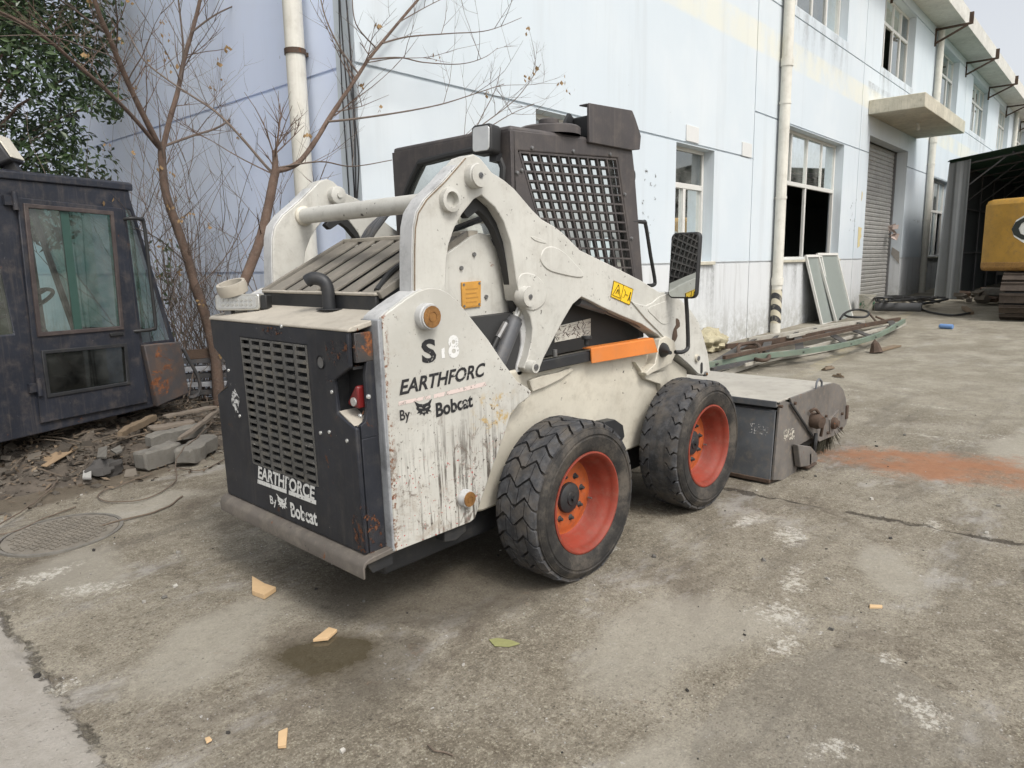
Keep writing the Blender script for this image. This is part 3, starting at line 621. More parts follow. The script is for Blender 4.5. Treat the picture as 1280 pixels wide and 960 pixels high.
# ---- lower side: lock bar, sign, recess panel
a, b = LY(738, 438, .245), LY(816, 428, .245); sec = [(.245, -.052), (.242, -.062), (.236, -.064), (.238, .006), (.245, .012), (.292, .012), (.292, .004), (.248, .003)]
def channel(x0, z0, x1, z1):
    m = MB(); n = len(sec); v = [(x0, y, z0+dz) for y, dz in sec]+[(x1+(.02 if dz < -.04 else 0), y-(.012 if dz < -.04 else 0), z1+dz*1.05) for y, dz in sec]
    return m.add(v, [(i, (i+1) % n, n+(i+1) % n, n+i) for i in range(n)]+[tuple(range(n)), tuple(range(n, 2*n))])
both('arm_lock_bar', channel(a[0], a[1], b[0], a[1]-.012), M['orange'], .002)
c0, c1 = LY(672, 446, .25), LY(738, 440, .25); both('black_rail', MB().box(c0[0], c1[0]+.03, .252, .288, a[1]-.055, a[1]-.006), M['blackm'], .004)
x, z = LY(733, 424, .27); both('lock_knob', MB().cyl((x,.27,z-.03),(x,.27,z+.0),.012).cyl((x,.27,z),(x,.27,z+.016),.026), M['black'], .003)
x, z = LY(692, 440, .27); both('grease_fitting', MB().cyl((x,.262,z-.02),(x,.262,z+.012),.011,n=8), M['steel'])
q = LYs([(695,408),(738,398),(738,419),(693,428)], .380)
sg = MB().py(q, .378, .3822).build('instruction_plate', M['label'], ld, label='cream instruction plate with two rows of small pictograms')
mm = MB(); random.seed(3)
def inq(s, t): p0 = (q[0][0]+(q[1][0]-q[0][0])*s, q[0][1]+(q[1][1]-q[0][1])*s); p1 = (q[3][0]+(q[2][0]-q[3][0])*s, q[3][1]+(q[2][1]-q[3][1])*s); return (p0[0]+(p1[0]-p0[0])*t, p0[1]+(p1[1]-p0[1])*t)
for r_ in range(2):
    for c_ in range(7):
        for k in range(4):
            s, t_ = (c_+.2+.6*random.random())/7, (r_+.15+.65*random.random())/2; x, z = inq(s, t_); l = random.uniform(.006,.018); an = random.uniform(-1, 1)
            mm.bar((x-l*math.cos(an), .3775, z-l*math.sin(an)), (x+l*math.cos(an), .3775, z+l*math.sin(an)), .001, .004, up=(0,1,0))
x0, z0 = inq(0, .5); x1, z1 = inq(1, .5); mm.bar((x0,.3775,z0),(x1,.3775,z1),.001,.003, up=(0,1,0)); mm.build('pictograms', plain('pictogram_ink', (.10,.07,.06), .6), sg)
both('recess_panel', MB().py([(.03,.945),(1.0,.945),(.98,1.10),(.80,1.20),(.30,1.30),(.03,1.30)], .3825, .3885), M['black'])
# front lower bracket, rubber cone and mirror
q = LYs([(824,424),(832,420),(842,426),(845,440),(838,455),(815,466),(808,470),(806,466),(818,455)], .24); both('mirror_bracket', MB().py(q, .235, .30), M['cream'], .004)
q = LYs([(793,452),(800,460),(806,468),(818,466),(830,463),(834,476),(838,492),(828,505),(824,480),(806,474)], .27); both('fender_edge', MB().py(q, .262, .292), M['cream'], .004)
c = LY(838, 438, .2); e = LY(824, 438, .24)
mr = empty('mirror', (0,0,0), parent=ld)
X0, Z0 = LY(832, 438, .215)
MB().lathe([(.0,.03),(.042,.03),(.042,.0),(.030,-.03),(.012,-.075),(.010,-.10),(0,-.10)], (X0,.235,Z0), (.55,.83,.02), 18).build('rubber_cone', M['black'], mr)
p = [LY(844,440,.165), LY(853,440,.15), LY(859,436,.145), LY(860,428,.145), LY(859,395,.145), LY(857,366,.145)]
MB().tube(spline([(x, y, z) for (x, z), y in zip(p, (.165,.15,.145,.145,.145,.145))]), .011, 10).build('mirror_stalk', M['black'], mr)
mcx, mcz = LY(854.5, 332, .145); hw, hh = .084, .175
an = R(4); ux, uy = math.sin(an), -math.cos(an)      # width direction on the ground plane
def mf(p, d): return (mcx+ux*p[0]+math.cos(an)*d+.10*p[1], .145+uy*p[0]+math.sin(an)*d, mcz+p[1])
MB().plate(rrect(-hw, hw, -hh, hh, .03, 5), 0, .035, mf).build('mirror_housing', M['black'], mr, bevel=.008)
MB().plate(rrect(-hw+.009, hw-.009, -hh+.009, hh-.009, .024, 5), -.003, .001, mf).build('mirror_glass', M['mirror'], mr)
# ---- tailgate
tg = [(.258,.368),(.262,.843),(.372,.887),(.378,1.004),(.275,1.06),(.268,1.185)]; tg = tg+[(2*YC-y, z) for y, z in tg[::-1]]
g0, g1, gz0, gz1 = .545, 1.075, .568, 1.122
tgo = MB().px([tg, [(g0,gz0),(g1,gz0),(g1,gz1),(g0,gz1)]], -.99, -.97).build('tailgate', M['char'], ld, bevel=.006)
gm_ = MB(); NC, NR = 6, 17; cw = (g1-g0)/NC; rh = (gz1-gz0)/NR; ys = [g0]; 
for c in range(NC): ys += [g0+c*cw+cw*.13, g0+(c+1)*cw-cw*.13]
ys.append(g1); zs = [gz0]
for r_ in range(NR): zs += [gz0+r_*rh+rh*.24, gz0+(r_+1)*rh-rh*.24]
zs.append(gz1)
for i in range(len(ys)-1):
    for k in range(len(zs)-1):
        if i % 2 == 1 and k % 2 == 1: continue
        f_ = .003 if k % 2 == 0 and i % 2 == 1 else 0
        gm_.box(-.990-f_*1.4, -.982, ys[i], ys[i+1], zs[k], zs[k+1])
gr_ = gm_.build('grille', paint('worn_grille_paint', (.085,.084,.080), .38, .35, (.20,.18,.14), .6, chips=.8, chip_col=(.3,.29,.27), streak=.4), tgo, smooth=0)
MB().box(-.965, -.94, g0-.02, g1+.02, gz0-.02, gz1+.02).build('radiator_core', M['inner'], tgo)
for s_ in (0, 1):   # side returns with the lamp pocket
    for z0_, z1_ in ((.368, .80), (1.075, 1.18)):
        mb = MB().px([(.258,z0_),(.276,z0_),(.276,z1_),(.258,z1_)], -.969, -.895)
        (mb.mirror() if s_ else mb).build('tailgate_side', M['rusty_char' if z0_ > 1 else 'char'], tgo, bevel=.003)
    mb = MB().py([(-.969,.80),(-.895,.80),(-.895,1.075),(-.925,1.075),(-.935,1.03),(-.935,.9),(-.95,.86),(-.969,.85)], .258, .276); (mb.mirror() if s_ else mb).build('tailgate_side', M['char'], tgo, bevel=.002)
    mb = MB().box(-.968, -.90, .40, .41, .84, 1.06).box(-.912, -.90, .28, .40, .84, 1.06).box(-.968, -.90, .28, .41, 1.05, 1.06); pk = (mb.mirror() if s_ else mb).build('lamp_pocket', M['blackm'], tgo)
    mb = MB().add([(-.985,.275,.85),(-.985,.365,.893),(-.90,.365,.893),(-.90,.275,.85)], [(0,1,2,3)]).add([(-.985,.275,.846),(-.985,.365,.889),(-.90,.365,.889),(-.90,.275,.846)], [(0,1,2,3)]); (mb.mirror() if s_ else mb).build('pocket_floor', M['dusty'], pk, smooth=0)
    if s_: continue
    mb = MB().plate([(.285,.905),(.350,.912),(.352,.925),(.297,.99),(.285,.985)], -.955, -.915, lambda p, d: (d, p[0], p[1])); tl_ = (mb.mirror() if s_ else mb).build('tail_lamp', M['redl'], tgo, bevel=.006)
    mb = MB().cyl((-.956,.308,.930),(-.962,.308,.930),.016,n=14); (mb.mirror() if s_ else mb).build('lens', M['silver'], tl_)
x = -.9905
for u, v in ((401,453),):
    y, z = LX(u, v, x); MB().lathe([(.026, -.002), (.026, .006), (.022, .006), (.022, -.004)], (x,y,z), (1,0,0), 20).build('vent_ring', M['blackm'], tgo); MB().cyl((x-.001,y,z),(x+.004,y,z),.022).build('vent_mesh', M['steel'], tgo)
for u, v in ((286,463),(415,490),(412,540),(401,541),(434,551),(450,520),(300,520),(352,408)):
    y, z = LX(u, v, x); MB().lathe([(0,-.006),(.007,-.004),(.008,.002)], (x,y,z), (1,0,0), 10).build('bolt', M['silver'], tgo)
x, z = LY(461, 491, .256); MB().lathe([(0,-.006),(.008,-.004),(.009,.002)], (-.93,.256,.95), (0,1,0), 10).build('bolt', M['silver'], tgo)
# top cover behind the tailgate lip
tc_ = [(-.992,1.186),(-.99,1.196),(-.975,1.203),(-.75,1.245),(-.75,1.225),(-.965,1.185)]

MB().py(tc_, .262, 2*YC-.262).build('rear_cover', M['dusty'], ld, bevel=.004)
# exhaust stack through the cover
ex = [(-.80,.67,1.20),(-.80,.67,1.27),(-.80,.672,1.32),(-.81,.685,1.352),(-.835,.715,1.363),(-.85,.735,1.352)]
MB().tube(spline(ex), .026, 16, caps=False).tube(spline([(p[0],p[1],p[2]) for p in ex]), .021, 16, caps=False).build('exhaust_pipe', M['blackm'], ld)
MB().pz(smooth2([(-.84,.62),(-.80,.60),(-.755,.63),(-.75,.68),(-.78,.725),(-.83,.72)]), 1.2385, 1.2405).build('exhaust_opening', M['inner'], ld)
# hood with sloping slats
a, b = Vector((-.765, 0, 1.292)), Vector((-.30, 0, 1.515)); d = (b-a).normalized(); n_ = Vector((-d.z, 0, d.x))
hd = MB(); hd.obox((a+b)/2+Vector((0,YC,0))-n_*.03, d*(b-a).length/2, Vector((0,.43,0)), n_*.005); hood = hd.build('hood', M['inner'], ld)
MB().bar(a+Vector((0,.39,-.028)), a+Vector((0,1.25,-.028)), .02, .06).build('hood_lip', M['blackm'], hood, bevel=.004)
MB().bar(a+Vector((.008,.385,.008)), a+Vector((.008,1.255,.008)), .045, .012).build('hood_lip_top', M['dusty'], hood, bevel=.004)
MB().bar(b+Vector((0,.39,.006)), b+Vector((0,1.25,.006)), .05, .02).build('hood_top_edge', M['dusty'], hood, bevel=.004)
NS = 6; W_ = .86/NS
for k in range(NS):
    y = .39+W_*(k+.5); c = (a+b)/2+Vector((0,y,0))+n_*.004; wv2 = Vector((0, W_*.335, random.uniform(-.003,.003)))
    MB().obox(c, d*((b-a).length/2-.012), wv2, n_*.006).build('slat', M['hood'], hood, bevel=.003)
for y in (1.262, .378): MB().bar(a+Vector((0,y,.004)), b+Vector((0,y,.004)), .02, .03).build('hood_side', M['hood'], hood, bevel=.003)
hs = [a+Vector((.02,.42,.02)), a+(b-a)*.3+Vector((0,.47,.025)), a+(b-a)*.5+Vector((0,.45,.03)), b+Vector((-.05,.40,.03))]; MB().tube(spline(hs), .012, 8).build('hose', M['black'], ld)
# bumper
bp_ = [(-.87,.372),(-.97,.366),(-1.0,.362),(-1.018,.352),(-1.026,.335),(-1.026,.293),(-1.018,.293),(-1.016,.333),(-1.008,.344),(-.87,.352)]
MB().py(bp_, .225, 1.372).build('rear_bumper', paint('dusty_worn_bumper', (.115,.10,.085), .7, .2, (.24,.21,.165), .5, rust=.42, chips=.6), ld, bevel=.003)
MB().py([(-.88,.352),(-1.0,.345),(-.97,.295),(-.88,.30)], .245, .258).build('bumper_gusset', M['blackm'], ld)
# square work lamp on the cover
lx, ly_, lz = -.905, 1.215, 1.245
lamp = empty('work_lamp', (lx, ly_, lz), (0, R(4), R(34)), ld)
MB().px(rrect(-.105,.105,-.02,.052,.014), -.028, .028).build('lamp_housing', M['chrome'], lamp, bevel=.004)
MB().px(rrect(-.092,.092,-.010,.042,.008), -.0305, -.027).build('lamp_lens', M['silver'], lamp)
mm = MB()
for k in range(-3, 4):
    for j in (0, 1): mm.cyl((-.031, k*.022, .006+j*.02), (-.0335, k*.022, .006+j*.02), .0065, n=8)
mm.build('led', M['chrome'], lamp); [MB().box(-.015,.02,q_,q_+.03,-.05,-.02).build('lamp_foot', M['steel'], lamp) for q_ in (-.07,.04)]
MB().box(-.02,.03,-.135,-.106,-.018,.045).build('lamp_side_cap', M['black'], lamp, bevel=.004)
MB().lathe([(.062,.0),(.066,.03),(.062,.05),(.05,.05),(.05,.005)], (.005,.03,.056), (-.35,.1,.93), 24).build('beacon_ring', M['dusty'], lamp)
# ---- cab
Y0, Y1 = .39, 2*YC-.39
sp_ = [(.013,1.969),(.56,1.98),(.90,1.972),(.945,1.955),(.965,1.86),(1.06,1.20),(1.06,.94),(.02,.94),(.0,1.3)]
TL, TR_, BR_, BL_ = (650,190), (771,199), (792.5,346), (694,344)
def scr(s, t, y): u = (TL[0]*(1-s)+TR_[0]*s)*(1-t)+(BL_[0]*(1-s)+BR_[0]*s)*t; v = (TL[1]*(1-s)+TR_[1]*s)*(1-t)+(BL_[1]*(1-s)+BR_[1]*s)*t; return LY(u, v, y)
hole = [scr(-.012,-.012,Y0), scr(1.012,-.012,Y0), scr(1.012,1.01,Y0), scr(-.012,1.01,Y0)]
both('cab_side_panel', MB().py([sp_, hole], Y0, Y0+.035), M['cabbrown'], .006)
NCc, NRr = 10, 13; scm = MB()
for k in range(NCc+1):
    p, q = scr(k/NCc, 0, Y0), scr(k/NCc, 1, Y0); scm.bar((p[0],Y0+.010,p[1]), (q[0],Y0+.010,q[1]), .010, .0160, up=(0,1,0))
for k in range(NRr+1):
    p, q = scr(0, k/NRr, Y0), scr(1, k/NRr, Y0); scm.bar((p[0],Y0+.0105,p[1]), (q[0],Y0+.0105,q[1]), .009, .0150, up=(0,1,0))
both('guard_screen', scm, M['cabbrown'], smooth=0)
both('side_glass', MB().add([(x, Y0+.033, z) for x, z in hole], [(0,1,2,3)]), M['glassl'], smooth=0)
for u, v in ((664.5,185),(716,189),(762,193),(646,216),(780.5,243),(789,298),(651.5,213)):
    x, z = LY(u, v, Y0); both('bolt', MB().lathe([(0,-.010),(.008,-.008),(.010,0)], (x,Y0,z), (0,1,0), 10), M['steel'])
MB().box(.0, .95, Y0+.002, Y1-.002, 1.945, 1.988).build('cab_roof', M['cabbrown'], ld, bevel=.015)
MB().box(.03,1.05,Y0+.036,Y1-.036,.92,1.0).build('cab_floor', M['inner'], ld)
rw = smooth2([(.475,1.885),(.47,1.62),(.50,1.50),(.62,1.48),(1.0,1.48),(1.12,1.50),(1.15,1.60),(1.15,1.72),(1.03,1.87),(.95,1.895)], 3)
MB().px([[(Y0,.98),(Y1,.98),(Y1,1.965),(Y0,1.965)], rw], -.004, .022).build('cab_rear_panel', M['cabbrown'], ld, bevel=.006)
MB().tube([(-.006, y, z) for y, z in rw+[rw[0]]], .016, 8, caps=False).build('window_seal', M['black'], ld)
MB().add([(.008, y, z) for y, z in rw], [tuple(range(len(rw)))]).build('rear_glass', M['glassl'], ld, smooth=0)
MB().bar((-.02,.50,1.62),(-.02,1.08,1.50),.012,.012).build('wiper_arm', M['blackm'], ld)
# front posts, seat and lap bar inside
both('front_post', MB().bar((.93,Y0+.06,1.95),(1.05,Y0+.06,.95),.05,.05), M['cabbrown'], .006)
MB().box(.10,.20,.58,1.04,1.05,1.62).build('seat_back', M['black'], ld, bevel=.03); MB().box(.15,.62,.58,1.04,1.0,1.12).build('seat', M['black'], ld, bevel=.03)
both('control_lever', MB().cyl((.75,.55,1.0),(.72,.56,1.32),.012).cyl((.72,.56,1.30),(.715,.56,1.40),.02), M['black'])
# roof things: fan cap, side light guard, rear lamp
fx, fy = LZ(686, 160, 2.03)
MB().lathe([(.155,1.988),(.155,2.022),(.145,2.03),(0,2.034)], (fx,fy,0), (0,0,1), 32).lathe([(.02,2.03),(.02,2.045),(.05,2.048),(.05,2.066),(.04,2.072),(0,2.072)], (fx,fy,0), (0,0,1), 18).build('roof_vent', M['cabbrown'], ld)
vg = LYs([(736,128.5),(790,138),(794,148),(801,170),(799.5,187),(790,188),(736,178)], .375)
gd = MB().py(vg, .372, .388).build('light_guard', M['cabbrown'], ld, bevel=.004)
gtop = [vg[0], vg[1], vg[2], vg[3]]
m = MB()
for p, q in zip(gtop[:-1], gtop[1:]): m.bar((p[0], .41, p[1]-.004), (q[0], .41, q[1]-.004), .045, .006)
m.build('guard_top', M['cabbrown'], gd); MB().box(.60,.90,.40,.52,1.99,2.10).build('guard_lamp_box', M['black'], gd, bevel=.01)
MB().bar((.55,.53,2.0),(.62,.53,2.09),.02,.10).build('guard_stay', M['blackm'], gd)
wl = empty('cab_rear_lamp', (-.075,.475,1.93), (0, R(4), R(8)), ld)
MB().px(rrect(-.055,.055,-.065,.06,.02), -.03, .045).build('lamp_housing', M['black'], wl, bevel=.008); MB().px(rrect(-.046,.046,-.055,.05,.016), -.033, -.028).build('lamp_lens', M['silver'], wl, bevel=.003)
MB().cyl((.04,-.01,-.03),(.11,-.03,-.06),.014).box(.03,.10,-.04,0,-.09,-.05).build('lamp_bracket', M['blackm'], wl)
p = [LY(u, v, .40) for u, v in ((790,277),(803,277.5),(807,281),(813,318),(818.5,350),(817,356),(810,357))]; MB().tube(spline([(x,.40,z) for x, z in p]), .011, 8).build('grab_handle', M['black'], ld)
both('roof_side_lamp', MB().lathe([(0,-.02),(.03,-.02),(.035,0),(.02,.05),(0,.05)], (1.0,.44,1.83), (-.3,1,0), 16), M['black'])
# hoses left of the rear panel, little plate behind the hood
for k in range(3): MB().tube(spline([(-.28,1.20-.02*k,1.46),(-.22,1.17-.03*k,1.58),(-.10,1.12-.03*k,1.66+.02*k),(.0,1.08-.03*k,1.62)]), .014, 8).build('hose', M['cyl'], ld)
MB().bar((-.28,.36,1.52),(-.20,1.27,1.52),.05,.03).build('cross_rail', M['dusty'], ld, bevel=.004)

# ---- wheels
def tyre(worn):
    m = MB(); tr_ = MB(); RC = .346
    prof = [(.214,.02),(.222,.0),(.236,-.010),(.262,-.018),(.295,-.022),(.300,-.018),(.306,-.018),(.309,-.022),(.328,-.015),(.331,-.011),(.334,-.011),(.338,-.004),(RC-.006,.004),(RC,.012),(RC+.001,.11),(RC,.203),(RC-.006,.211),(.338,.219),(.328,.229),(.295,.237),(.236,.226),(.222,.215),(.214,.195)]
    m.lathe(prof, (0,0,0), (0,1,0), 96)
    if worn: tr_.lathe([(RC-.006,.046),(.356,.054),(.3585,.08),(.359,.108),(.3585,.135),(.356,.161),(RC-.006,.169)], (0,0,0), (0,1,0), 96)
    NP = 28; RO = .362
    for k in range(NP):
        t0 = 2*math.pi*k/NP; pw = 2*math.pi/NP; half = .5*(k % 2)
        if worn: cols = [[-.003,.008,.026,.044,.058],[.157,.171,.189,.207,.218]]
        elif k % 2: cols = [[-.003,.010,.030,.048],[.053,.070,.090,.108,.122],[.127,.145,.165,.180],[.185,.20,.218]]
        else: cols = [[-.003,.010,.030],[.035,.055,.075,.092],[.097,.115,.135,.150],[.155,.175,.200,.218]]
        def zig(y):
            q = y/.215
            if worn: return pw*(.55*abs(q-.5)*2 if True else 0)+pw*.30*(1 if abs(abs(q-.5)-.40) < .06 else 0)
            w_ = (q*2.0) % 1.0; return pw*.62*(abs(w_-.5)*2-.5)
        for ys_ in cols:
            gp = .085*pw; row = []
            for y in ys_:
                z_ = zig(y); rr = RO-(.010 if y < .0 or y > .214 else (.003 if y < .012 or y > .203 else 0))-random.uniform(0,.0012)
                row.append([(rr, t0+gp+z_, y), (rr, t0+pw-gp+z_, y)])
            v = []
            for pr_ in row:
                for r_, t_, y in pr_: v += [(r_*math.cos(t_), y, r_*math.sin(t_)), ((RC-.014)*math.cos(t_), y, (RC-.014)*math.sin(t_))]
            f = []; L_ = len(ys_)
            for i in range(L_-1): a = i*4; f += [(a,a+2,a+6,a+4),(a,a+4,a+5,a+1),(a+2,a+3,a+7,a+6)]
            e = (L_-1)*4; f += [(0,1,3,2),(e,e+2,e+3,e+1)]; tr_.add(v, f)
    return m, tr_
rimp = [(.2225,.0),(.2295,-.004),(.2295,-.010),(.222,-.012),(.214,-.006),(.208,.012),(.204,.03),(.196,.036),(.192,.070),(.186,.078),(.183,.105),(.172,.118)]
def wheel(x, y, zc, front, flip):
    wh = empty('wheel', (x, y, zc), (0, 0, math.pi if flip else 0), ld)
    t, tr_ = tyre(front)
    for q in (t, tr_): q.v = [(a, b, max(c, -zc+.001)) for a, b, c in q.v]
    t.build('tyre', M['rubberw'], wh, smooth=35); tr_.build('tread', M['rubbert'], wh, smooth=30)
    MB().lathe(rimp, (0,0,0), (0,1,0), 64).build('rim', M['rim'], wh, smooth=50)
    MB().lathe([(.172,.118),(.160,.118),(.150,.112),(.125,.110),(.06,.110)], (0,0,0), (0,1,0), 48).build('wheel_disc', M['disc'], wh, smooth=50)
    MB().lathe([(0,.078),(.03,.078),(.033,.084),(.055,.086),(.068,.094),(.072,.122)], (0,0,0), (0,1,0), 28).cyl((.0,.078,0),(0,.066,0),.012,n=6).build('hub', M['blackm'], wh)
    for k in range(8):
        a = 2*math.pi*k/8+.2; px_, pz_ = .103*math.cos(a), .103*math.sin(a)
        MB().lathe([(0,.092),(.006,.092),(.009,.1),(.012,.108),(.019,.112),(.019,.122)], (px_,0,pz_), (0,1,0), 8).build('nut', M['inner'], wh)
    MB().cyl((.155,.112,-.045),(.158,.092,-.045),.0045,n=8).build('valve', M['steel'], wh)
for x, zc, fr in ((0,.345,False),(1.10,.358,True)):
    wheel(x, 0, zc, fr, False); wheel(x, 2*YC, zc, fr, True)

# ---- lettering
fc = None
def text_mb(body, p0, p1, h, f, off=.0, shear=0., ox=.0):
    cu = bpy.data.curves.new('t', 'FONT'); cu.body = body; cu.offset = off; cu.shear = shear; cu.resolution_u = 3
    o = bpy.data.objects.new('t', cu); col.objects.link(o); bpy.context.view_layer.update()
    me = bpy.data.meshes.new_from_object(o.evaluated_get(bpy.context.evaluated_depsgraph_get()))
    vs_ = [v.co for v in me.vertices]; x0 = min(v.x for v in vs_); x1 = max(v.x for v in vs_); y0 = 0.; y1 = max(v.y for v in vs_)
    mb = MB(); P0, P1 = Vector(p0), Vector(p1); d = P1-P0
    up = Vector((0, 1)) 
    V = []
    for v in vs_: q = P0+d*((v.x-x0)/(x1-x0)); V.append(f((q.x, q.y+h*v.y/.7)))
    mb.add(V, [tuple(p.vertices) for p in me.polygons])
    bpy.data.objects.remove(o); bpy.data.meshes.remove(me); bpy.data.curves.remove(cu); return mb
fT = lambda p: (p[0], YT-.0015, p[1])
def tT(body, u0, v0, u1, v1, h, mat, name, **k): text_mb(body, LY(u0, v0, YT), LY(u1, v1, YT), h, fT, **k).build(name, M[mat], ld, smooth=0)
tT('S', 527.5, 453.5, 545.5, 450.5, .083, 'dk', 'model_letter', off=.03)
tT('8', 560.5, 447, 574, 445, .083, 'wt2', 'model_digit', off=.03)
m = MB(); a = LY(552, 448, YT); m.py([(a[0],a[1]),(a[0]+.016,a[1]),(a[0]+.016,a[1]+.04),(a[0],a[1]+.036)], YT-.0014, YT-.001); m.build('model_digit', M['wt2'], ld)
tT('EARTHFORC', 499, 493.5, 607, 469, .052, 'dk', 'brand_lettering', off=.028, shear=.28)
q = LYs([(498,502),(538,494),(538,498),(498,507)], YT); m = MB().py(q, YT-.0013, YT-.001); q = LYs([(542,493),(607,477),(608,482),(542,498)], YT); m.py(q, YT-.0013, YT-.001); m.build('brand_underline', M['pink'], ld)
tT('By', 500, 525.5, 512.5, 523, .038, 'dk', 'brand_lettering', off=.02)
tT('Bobcat', 545, 521, 591, 507.5, .052, 'dk', 'brand_lettering', off=.035)
CAT = [(.0,1.0),(.10,.66),(.08,.50),(.20,.36),(.08,.22),(.27,.24),(.24,.10),(.40,.17),(.5,.0),(.58,.16),(.74,.08),(.72,.24),(.94,.2),(.80,.36),(.90,.50),(.88,.68),(1.,1.0),(.74,.80),(.5,.74),(.26,.80)]
EYES = [[(.20,.56),(.42,.47),(.40,.55),(.28,.60)],[(.80,.56),(.58,.47),(.60,.55),(.72,.60)],[(.40,.30),(.48,.34),(.48,.22),(.43,.22)],[(.60,.30),(.52,.34),(.52,.22),(.57,.22)]]
def cat(f2, f): return MB().plate([[f2(*p) for p in CAT]]+[[f2(*p) for p in e] for e in EYES], 0, .0005, f)
a, b = LY(519, 522, YT), LY(541, 518, YT); w_ = b[0]-a[0]
cat(lambda s, t: (a[0]+s*w_, a[1]+t*.062+s*(b[1]-a[1])), lambda p, d: (p[0], YT-.0016+d, p[1])).build('brand_emblem', M['dk'], ld, smooth=0)
XT = -.9925
fG = lambda p: (XT, p[0], p[1])
def tG(body, u0, v0, u1, v1, h, mat, name, **k): text_mb(body, LX(u0, v0, XT), LX(u1, v1, XT), h, fG, **k).build(name, M[mat], tgo, smooth=0)
tG('EARTHFORCE', 322.5, 597, 395, 625.5, .055, 'wt', 'brand_lettering', off=.03, shear=.25)
q = [LX(u, v, XT) for u, v in ((322,599),(358,612),(358,617),(322,604))]; m = MB().px(q, XT, XT+.0005); q = [LX(u, v, XT) for u, v in ((361,613),(395,625.5),(395,631),(361,618))]; m.px(q, XT, XT+.0005); m.build('brand_underline', M['wt'], tgo)
tG('By', 338, 629, 346, 632, .036, 'wt', 'brand_lettering', off=.02)
tG('Bobcat', 364, 645, 397, 657, .060, 'wt', 'brand_lettering', off=.03)
a, b = LX(347, 634, XT), LX(360, 639, XT); w_ = b[0]-a[0]
cat(lambda s, t: (a[0]+s*w_, a[1]+t*.06+s*(b[1]-a[1])), lambda p, d: (XT+d, p[0], p[1])).build('brand_emblem', M['wt'], tgo, smooth=0)
y, z = LX(294, 500, XT); random.seed(9)
st_ = smooth2([(y+.04*math.cos(t/14*6.283)*random.uniform(.6,1.2), z+.055*math.sin(t/14*6.283)*random.uniform(.6,1.2)) for t in range(14)], 2)
MB().px(st_, XT, XT+.0005).build('worn_sticker', decal('worn_white_sticker', (.62,.62,.60), .6, 60), tgo)
rdm = decal('rust_bloom', (.115,.045,.02), .95, 40, .9)
for pts, nm in (([(408,428),(424,424),(434,432),(433,452),(420,458),(409,444)], 0), ([(330,409),(345,410),(353,416),(340,420),(328,416)], 1), ([(405,470),(414,468),(416,476),(407,480)], 2), ([(440,640),(452,636),(456,668),(459,690),(446,684)], 3)):
    q = smooth2([LX(u, v, XT) for u, v in pts], 3); MB().px(q, XT, XT+.0004).build('rust_patch', rdm, tgo)
for pts in ([(440,414),(447,408),(450,452),(441,456)], [(448,640),(462,635),(486,676),(470,690),(461,690)], [(452,520),(458,510),(460,530)]):
    q = smooth2(LYs(pts, .2565), 3); MB().py(q, .2560, .2566).build('rust_patch', rdm, tgo)
# yellow warning label
q = [LY(*p, YA-.001) for p in ((767,350.5),(791,361),(786.5,381.5),(763,371))]
wl_ = MB().py(q, YA-.003, YA-.0012).build('warning_label', M['yel'], ld, label='yellow crush hazard label with black pictograms')
def wq(s, t): p0 = [q[0][i]+(q[1][i]-q[0][i])*s for i in (0,1)]; p1 = [q[3][i]+(q[2][i]-q[3][i])*s for i in (0,1)]; return (p0[0]+(p1[0]-p0[0])*t, p0[1]+(p1[1]-p0[1])*t)
ink = plain('label_ink', (.015,.015,.015), .5); m = MB(); y = YA-.0038
def ln_(pts, w=.0045):
    for p, q_ in zip(pts[:-1], pts[1:]): a = wq(*p); b = wq(*q_); m.bar((a[0],y,a[1]),(b[0],y,b[1]),.001,w,up=(0,1,0))
ln_([(.06,.85),(.25,.12),(.46,.85),(.06,.85)]); ln_([(.5,0),(.5,1)],.003); ln_([(.0,.02),(1,.02),(1,.98),(0,.98),(0,.02)],.003)
ln_([(.2,.7),(.26,.4),(.32,.68)],.006); ln_([(.26,.45),(.33,.4)],.004); ln_([(.58,.25),(.66,.4),(.64,.7),(.56,.72)],.003); ln_([(.68,.5),(.80,.5)],.008); ln_([(.9,.25),(.88,.55),(.84,.8)],.010); ln_([(.9,.5),(.94,.8)],.006)
m.build('pictograms', ink, wl_)
m = MB().py([(x, z) for x, z in (LY(855,399,YA-.012),)*1] if False else smooth2(LYs([(845,398),(849,400),(850,408),(846,412),(847,420),(843,428),(840,424),(842,412),(845,406)], YA-.0095), 2), YA-.0095, YA-.0085); m.build('rust_spot', M['rust'], ld)

# ================================================================== SWEEPER ATTACHMENT
swr = empty('sweeper_bucket', (0,0,0), (0, -SL, 0), label='dusty grey steel sweeper bucket mounted on the front of the loader', category='sweeper')
YS, YE = -.12, 1.74
M['swgrey'] = paint('scuffed_grey_steel_paint', (.105,.112,.12), .55, .25, (.20,.17,.135), .5, rust=.25, chips=.4, scale=1.6)
M['swend'] = paint('muddy_end_plate', (.125,.115,.105), .6, .25, (.24,.19,.14), .6, rust=.3, chips=.4, scale=2)
M['swtop'] = paint('dusty_cover_top', (.36,.34,.295), .85, .12, (.20,.19,.17), .4, scale=1.2)
he = LYs([(965,600),(974,503),(978,500.5),(986,503),(998,518),(1016,546),(1003,553),(997,557),(996,578),(992,597),(980,600)], YS)
MB().py(he, YS-.008, YS+.008).build('hopper_end_plate', M['swend'], swr, bevel=.003)
MB().py([(x, z) for x, z in he], YE-.008, YE+.008).build('hopper_end_plate', M['swend'], swr, bevel=.003)
